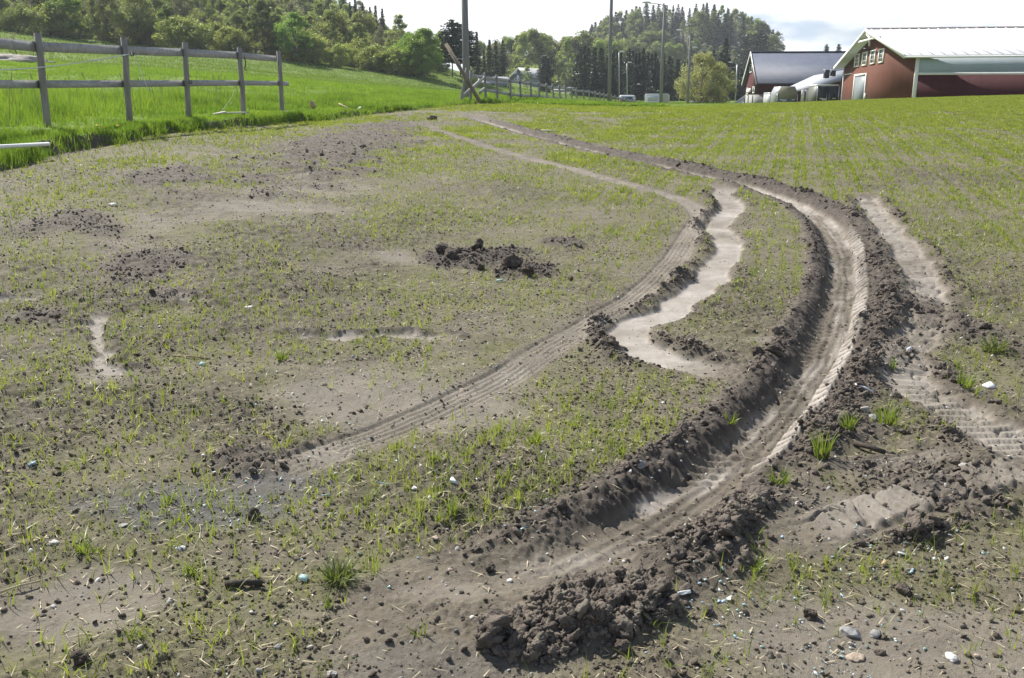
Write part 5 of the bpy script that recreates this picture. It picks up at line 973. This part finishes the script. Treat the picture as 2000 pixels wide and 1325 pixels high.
def trailer(name, label, xl, xr, ytop, Y_, H, side, rearw, top_m, rear_m, canvas):
    a, b = at(xl, ytop + 1, Y_), at(xr, ytop, Y_); wd = b[0] - a[0]; zb = a[2] - H; e = empty(name, ((a[0] + b[0]) / 2, Y_, zb), R(-4), label, 'trailer'); hw = wd / 2
    if canvas:
        prof = [(-hw, .5), (hw, .5), (hw, H * .72), (hw * .68, H), (-hw * .68, H), (-hw, H * .72)]; MB().prism([(x, 0, z) for x, z in prof], (0, 3.4, 0)).build('body', side, e); up_ = [(hw * .97, H * .5), (hw * .97, H * .72), (hw * .66, H * .97), (-hw * .66, H * .97), (-hw * .97, H * .72), (-hw * .97, H * .5)]; MB().prism([(x, -.05, z) for x, z in up_], (0, .045, 0)).build('rear_canvas', CANVAS, e)
        MB().box((-hw * .93, -.06, .5), (hw * .93, -.003, H * .49)).build('ramp', rear_m, e)
    else:
        MB().box((-hw, 0, .5), (hw, 3.6, H - .16)).build('body', side, e); MB().prism([(-hw - .02, -.05, H - .155), (hw + .02, -.05, H - .155), (hw * .9, -.05, H), (-hw * .9, -.05, H)], (0, 3.7, 0)).build('roof', top_m, e)
        for s_ in (-1, 1): dd = MB().box((min(.01 * s_, s_ * hw * .96), -.06, .55), (max(.01 * s_, s_ * hw * .96), -.003, H - .2)).build('rear_door', rear_m, e); MB().bar((s_ * .12, -.1, .6), (s_ * .12, -.1, H * .62), .035, .035, (0, 1, 0)).build('lock_bar', CHROME, dd)
    for s_ in (-1, 1):
        MB().box((s_ * hw - .03, -.075, .4), (s_ * hw + .03, .0, H * .7 if canvas else H - .17)).build('corner_post', CHROME, e); MB().box((s_ * hw * .6 - .16, -.085, H * .44), (s_ * hw * .6 + .16, -.063, H * .44 + .1)).build('reflector', PLATE, e); wheel(e, s_ * (hw - .08), 1.5, .33); wheel(e, s_ * (hw - .08), 2.25, .33)
    MB().box((-hw * .55, -.085, .95), (-hw * .08, -.064, 1.13)).build('number_plate', PLATE, e); MB().bar((0, 3.4, .5), (0, 5.0, .5), .08, .1).build('drawbar', CHROME, e); return e
trailer('horse_trailer', 'dark box horse trailer with grey side, parked against the big red hall', 1598, 1639, 164, 92, 2.45, mat('olive_grey_side', (.13, .14, .115), .5, .08, 3), 1, VWHITE, DARKG, False)
trailer('horse_trailer', 'rounded horse trailer with tan canvas rear, parked left of the dark one', 1520, 1559, 168, 95, 2.4, VGREY, 1, VWHITE, BLUEG, True)
trailer('horse_trailer', 'white horse trailer partly hidden behind the tan canvas one', 1504.5, 1525, 180, 103, 1.9, VWHITE, 1, VWHITE, VWHITE, False)
# rubble heap in the meadow
rc = at(30, 146, 64); rub = empty('rubble_heap', (rc[0], rc[1], z1(rc[0], rc[1])), 0, 'grey brown heap of earth and rubble in the meadow behind the first fence post', 'heap')
V, Fc = ICO3; d = 1 + .35 * noise3(V, 2.2, 70) + .2 * noise3(V, 6, 71); W = V * d[:, None] * (2.1, 1.4, .55); np_mesh('earth', W, [Fc], mat('rubble_earth', (.24, .21, .18), .9, col2=(.38, .35, .31), scale=3, bump=.6, bscale=12), rub, True)

# ---------------------------------------------------------------- single stones, clods, litter and tufts one can pick out
def on_soil(px, py): g = gpix([(px, py)]); return np.array([g[0, 0], g[0, 1], soil_z(g)[0]])
def mpp(px, py): g = gpix([(px, py)])[0]; return math.hypot(*g) / F_PX * 1.02
def lump_thing(name, px, py, wpx, m, label, cat, seed, rough=.25, flat=.6, facet=4, sink=.3, geo=ICO3):
    p = on_soil(px, py); V, Fc = lump_mesh(seed, rough, geo, flat, facet); s_ = wpx * mpp(px, py) / 2; V = V * s_
    o = np_mesh(name, V, [Fc], m, None, True, None, tuple(p + (0, 0, V[:, 2].max() * (1 - 2 * sink)))); o.rotation_euler = (0, 0, seed * 1.7); return tag(o, label, cat)
CLODB = mat('big_clod_soil', (.085, .07, .058), .92, col2=(.17, .142, .118), scale=22, bump=1.0, bscale=120, spec=.12)
for i, (px, py, wd, m, fl_, lab) in enumerate([
    (1251, 911, 27, 1, .8, 'rounded grey stone on the left rim of the deep rut'), (1689, 806, 20, 0, .8, 'pale rounded stone beside the bright grass tufts right of the rut'), (1703, 818, 24, 1, .6, 'flat grey stone touching the pale rounded stone'),
    (353, 1065, 20, 3, .7, 'white stone in the left foreground below the grey patch'), (105, 1061, 24, 0, .5, 'pale flat stone on the far left foreground soil'), (549, 1122, 15, 2, .7, 'cream stone left of the turquoise glass shard'),
    (1860, 1271, 32, 3, .5, 'large whitish stone half sunk at lower right'), (1674, 1266, 40, 2, .35, 'flat pale slab like stone left of the large whitish stone'), (221, 403, 18, 3, .5, 'white flat stone alone in the left middle field'),
    (487, 599, 20, 3, .35, 'white flat stone right of the small smear in the left field'), (851, 1056, 18, 2, .6, 'tan stone in front of the sprout cluster'), (810, 952, 14, 3, .7, 'white pebble among the sprouts above the big tuft'),
    (988, 996, 20, 2, .5, 'tan stone among sprouts left of the deep rut'), (1187, 1111, 32, 2, .6, 'cream stone wedged into the near end of the rut'), (1662, 1222, 46, 1, .4, 'long flat grey stone at lower right'), (1711, 1224, 28, 1, .6, 'rounder grey stone right of the long flat grey one'),
    (647, 1308, 22, 0, .7, 'pale round stone at the bottom edge, left of centre'), (898, 970, 14, 2, .6, 'small tan stone beside the white litter among sprouts'), (632, 748, 14, 2, .6, 'small brown stone beside the faint tyre track'), (902, 750, 20, 2, .4, 'flat tan stone on the faint tyre track'),
    (1880, 915, 18, 0, .6, 'pale stone on the churned soil at right'), (1560, 985, 16, 3, .5, 'white stone on the pale mud right of the rut'), (240, 1022, 18, 0, .4, 'pale oblong stone below the grey patch')]):
    lump_thing('stone', px, py, wd, STONES_M[m], lab, 'stone', 300 + i, .24, fl_, 5, .42)
for i, (px, py, wd, fl_, lab) in enumerate([
    (936, 484, 22, 1.0, 'upright dark clod standing tallest on the central soil heap'), (870, 494, 32, .6, 'brown clod at the left end of the central soil heap'), (878, 500, 30, .5, 'wide brown clod in front of the left end of central heap'), (996, 517, 36, .8, 'big rounded dark clod in the central heap'), (1030, 532, 36, .5, 'flat dark clod at the front right of the central heap'), (940, 520, 14, 1, 'small upright clod in front of central heap'), (1114, 542, 14, .9, 'small round dark clod right of the central heap'),
    (1478, 689, 30, .9, 'square dark clod at the tip of the pale side rut'), (1512, 690, 26, .7, 'dark clod on the rut rim next to the square clod'), (957, 1106, 28, .8, 'dark round clod on bare soil left of the near rut end'), (1138, 1130, 46, 1.1, 'tall upright clod on the large heap at the near rut end'), (1838, 599, 26, .6, 'dark clod alone on the pale track at right'),
    (1586, 1192, 34, .8, 'dark clod on bare soil at lower right'), (1765, 1147, 40, .6, 'wide dark clod on bare soil at far lower right'), (1720, 1258, 16, .8, 'small dark clod near the flat pale slab'), (494, 1006, 34, .9, 'dark clod with grass below the grey patch'), (160, 1284, 34, .7, 'dark clod in the bottom left corner'), (985, 250, 12, .8, 'dark clod on the inner side of the far rut'), (845, 233, 22, .5, 'dark sod thrown out near the fence gap'), (708, 291, 14, .7, 'brown clod on the churned patch at upper left'),
    (1385, 1190, 30, .8, 'dark clod just right of the large heap'), (1220, 1265, 36, .8, 'rounded clod in front of the large heap')]):
    lump_thing('soil_clod', px, py, wd, CLODB, lab, 'clod', 400 + i, .55, fl_, 2)
def shard_thing(px, py, wd, m, lab, seed, name='glass_shard', cat='glass shard', tilt=.3, th=.10):
    p = on_soil(px, py); V, t = shard_mesh(seed, 7, th); s_ = wd * mpp(px, py) / 2; o = np_mesh(name, V * s_, [t], m, None, False, None, tuple(p + (0, 0, s_ * .25 + .004))); o.rotation_euler = (tilt, -.15, seed * .9); return tag(o, lab, cat)
LIT = mat('white_plastic_litter', (.72, .74, .76), .4, .05, 5); TANP = mat('tan_chip', (.58, .42, .26), .7, .1, 8)
for i, (px, py, wd, m, lab) in enumerate([(592, 1126, 34, 0, 'large turquoise glass shard left of the big grass tuft'), (750, 946, 26, 1, 'light blue glass shard standing among sprouts'), (638, 966, 20, 0, 'turquoise shard left of the light blue one'), (1019, 1044, 18, 0, 'turquoise shard left of the near deep rut'), (64, 911, 24, 1, 'pale blue glass shard at the left edge'), (975, 545, 16, 0, 'aqua shard just below the central heap'), (394, 711, 18, 0, 'aqua shard below the thin stick in the left field'), (1046, 1007, 14, 1, 'small blue shard among sprouts by the rut'), (1765, 1080, 26, 2, 'clear glass shard in the glittering scatter at right'), (700, 1075, 16, 0, 'small aqua shard above the big grass tuft'), (460, 352, 14, 1, 'tiny blue shard in the upper left field')]): shard_thing(px, py, wd, GL[m], lab, 30 + i)
for i, (px, py, wd, m, lab) in enumerate([(1338, 1163, 44, LIT, 'crumpled white plastic piece on soil right of the large heap'), (1426, 1167, 24, LIT, 'smaller white plastic piece right of the crumpled one'), (1936, 753, 30, LIT, 'white flat plastic strip in weeds at far right'), (1777, 690, 18, LIT, 'upright white scrap beside the right track'), (1728, 1095, 28, TANP, 'orange tan chip near the glass scatter'), (885, 940, 34, LIT, 'white litter strip among the sprouts')]): shard_thing(px, py, wd, m, lab, 60 + i, 'litter', 'litter', .45 if i != 3 else 1.2, .14)
DSTICK = mat('dark_stick', (.06, .05, .04), .9, .3, 6, .4)
rod_px('stick', (338, 696), (410, 698), .006, RAWW, 'thin brown stick lying in the left field', 'stick', 0); rod_px('stick', (1668, 868), (1728, 886), .014, DSTICK, 'thick dark stick right of the bright grass tuft', 'stick', 0); rod_px('stick', (1668, 765), (1705, 770), .006, LIT, 'pale blue white rod lying on the rut spoil', 'rod', .005); rod_px('stick', (440, 1137), (512, 1135), .012, DSTICK, 'dark flat stick in the left foreground', 'stick', 0); rod_px('stick', (1055, 257), (1090, 258), .02, PALEW, 'pale stick beyond the far rut', 'stick', 0); rod_px('stick', (0, 1165), (80, 1138), .004, STRAW, 'long yellow straw stalk at the left edge', 'stalk', .01)
TUFT = leaf_mat('tuft_blade', (.13, .185, .032), (.22, .27, .055), .5, 8, 0, 0, (1.3, 1.3, .8)); TUFTD = leaf_mat('sod_blade', (.10, .14, .04), (.20, .22, .08), .4, 8, 0, 0)
def tuft(px, py, wpx, hpx, n, m, label, seed, name='grass_tuft'):
    p = on_soil(px, py); k = mpp(px, py); r = np.random.default_rng(seed); h = hpx * k; w_ = wpx * k / 2; a = r.uniform(0, 6.283, n); q = w_ * .4 * np.sqrt(r.uniform(0, 1, n)); P = np.c_[q * np.cos(a), q * np.sin(a), np.full(n, -.005)]
    yaw = a + r.normal(0, .7, n); ln = w_ * r.uniform(.15, 1.1, n); hh = h * r.uniform(.5, 1.1, n); ys = r.uniform(0, 6.283, n); V = []; seg = 4; wd = .0026 * r.uniform(.7, 1.4, n) * max(1, k / .0022)
    for i in range(seg + 1):
        u = i / seg; c = P.copy(); c[:, 0] += np.cos(yaw) * ln * u ** 1.6; c[:, 1] += np.sin(yaw) * ln * u ** 1.6; c[:, 2] += hh * (u - .45 * np.minimum(ln / hh, 1.3) * u ** 2.4); ww = wd * ((1 - u ** 1.7) + .05)
        V += [c - np.c_[np.cos(ys) * ww, np.sin(ys) * ww, 0 * ww], c + np.c_[np.cos(ys) * ww, np.sin(ys) * ww, 0 * ww]]
    V = np.stack(V, 1).reshape(-1, 3); b = (np.arange(n) * (2 * seg + 2))[:, None]; f = np.concatenate([b + np.array([2 * i, 2 * i + 1, 2 * i + 3, 2 * i + 2]) for i in range(seg)], 0)
    return tag(np_mesh(name, V, [f], m, None, False, None, tuple(p)), label, 'grass tuft')
for i, (px, py, wp, hp, n, m, lab) in enumerate([(662, 1128, 110, 60, 150, TUFTD, 'large dark sod of grass in the foreground, right of the turquoise shard'), (1605, 893, 70, 70, 46, TUFT, 'bright tall grass tuft on spoil right of the rut'), (1735, 825, 80, 60, 40, TUFT, 'bright grass tuft beside the pale rounded stone'), (1655, 850, 55, 50, 26, TUFT, 'smaller bright tuft between two tall ones'), (1428, 806, 50, 32, 26, TUFT, 'small tuft bending over the left rim of the rut'), (1520, 945, 75, 50, 40, TUFT, 'spreading tuft on spoil near a clod at right of rut'), (1940, 682, 80, 44, 80, TUFTD, 'dark leafy sod on the field at far right'), (1470, 1108, 80, 36, 48, TUFT, 'low tuft below the spoil, above the white plastic'), (885, 1008, 48, 48, 32, TUFT, 'upright tuft among the seedlings in the centre foreground'), (1885, 755, 60, 36, 34, TUFT, 'weedy tuft left of the white plastic strip'), (1225, 1200, 50, 30, 16, TUFT, 'few blades growing from the large heap'), (820, 1232, 60, 50, 14, TUFT, 'lone sprouting plant left of the large heap'), (640, 1180, 40, 36, 14, TUFT, 'small sprout below the large dark sod'), (1550, 1105, 34, 40, 14, TUFT, 'small sprout beside the low tuft at right'), (1740, 715, 30, 30, 16, TUFT, 'small tuft on the right track spoil'), (850, 900, 50, 36, 24, TUFT, 'seedling cluster beside the faint track'), (1045, 860, 60, 44, 34, TUFT, 'seedling cluster left of the rut, upper foreground'), (1215, 880, 50, 40, 24, TUFT, 'seedling cluster just above the grey rim stone'), (375, 1110, 60, 40, 24, TUFT, 'weedy tuft below the white stone at left'), (160, 1075, 50, 36, 24, TUFT, 'weedy tuft right of the pale flat stone'), (330, 975, 40, 34, 18, TUFT, 'tuft on the grey patch at left'), (550, 700, 50, 36, 24, TUFT, 'tuft below the cracked white smear'), (110, 795, 60, 20, 30, TUFTD, 'flattened sod at the left edge'), (1560, 1350, 40, 40, 12, TUFT, 'sprout at the bottom edge')][:23]): tuft(px, py, wp, hp, n, m, lab, 700 + i)
YEL = mat('dandelion_yellow', (.75, .50, .02), .7, .1, 20)
for i, (px, py, Y_, lab) in enumerate([(190, 249, 16.1, 'left yellow dandelion in the verge grass'), (203, 253, 16.0, 'middle, larger yellow dandelion in the verge grass'), (231, 253, 16.3, 'right, faintest yellow dandelion in the verge grass')]):
    c = at(px, py, Y_); zb = ground_z(c[0], c[1])[0]; e = empty('dandelion', (c[0], c[1], zb), 0, lab, 'flower'); h_ = max(c[2] - zb, .08); MB().tube([(0, 0, -.02), (0, 0, h_)], .004, 5).build('stem', TUFT, e)
    V, Fc = ICO2; np_mesh('bloom', V * (.032, .032, .014) + (0, 0, h_), [Fc], YEL, e, True)
# dry seed stems rising from the verge
x = rng.uniform(-9.5, -4.5, 160); y = rng.uniform(14, 27, 160); k = np.abs(sheet(x, y, te) + 3.6) < 2.0; x, y = x[k], y[k]; m = MB(); zz = sheet(x, y, GZ)
for a, b, c in zip(x, y, zz):
    h_ = rng.uniform(.5, .8); l_ = rng.normal(0, .06, 2); p1 = np.array([a + l_[0], b + l_[1], c + h_]); m.tube([(a, b, c), ((a + p1[0]) / 2, (b + p1[1]) / 2, c + h_ * .55), p1], [.004, .003, .003], 4, False); m.tube([p1, p1 + (l_[0] * .2, 0, .05), p1 + (l_[0] * .4, 0, .10)], [.006, .009, .003], 4, False)
tag(m.build('seed_stems', DARKW), 'thin brown seed stems rising out of the verge grass', kind='stuff')

# ---------------------------------------------------------------- air
def haze_box():
    m = bpy.data.materials.new('haze'); m.use_nodes = True; t = m.node_tree; t.nodes.clear(); v = t.nodes.new('ShaderNodeVolumePrincipled'); o = t.nodes.new('ShaderNodeOutputMaterial')
    v.inputs['Color'].default_value = (.86, .92, 1, 1); v.inputs['Density'].default_value = .00024; v.inputs['Anisotropy'].default_value = .3; t.links.new(v.outputs[0], o.inputs['Volume'])
    h = MB().box((-6500, -6500, -30), (6500, 6500, 140)).build('haze', m); return tag(h, kind='stuff')
haze_box()
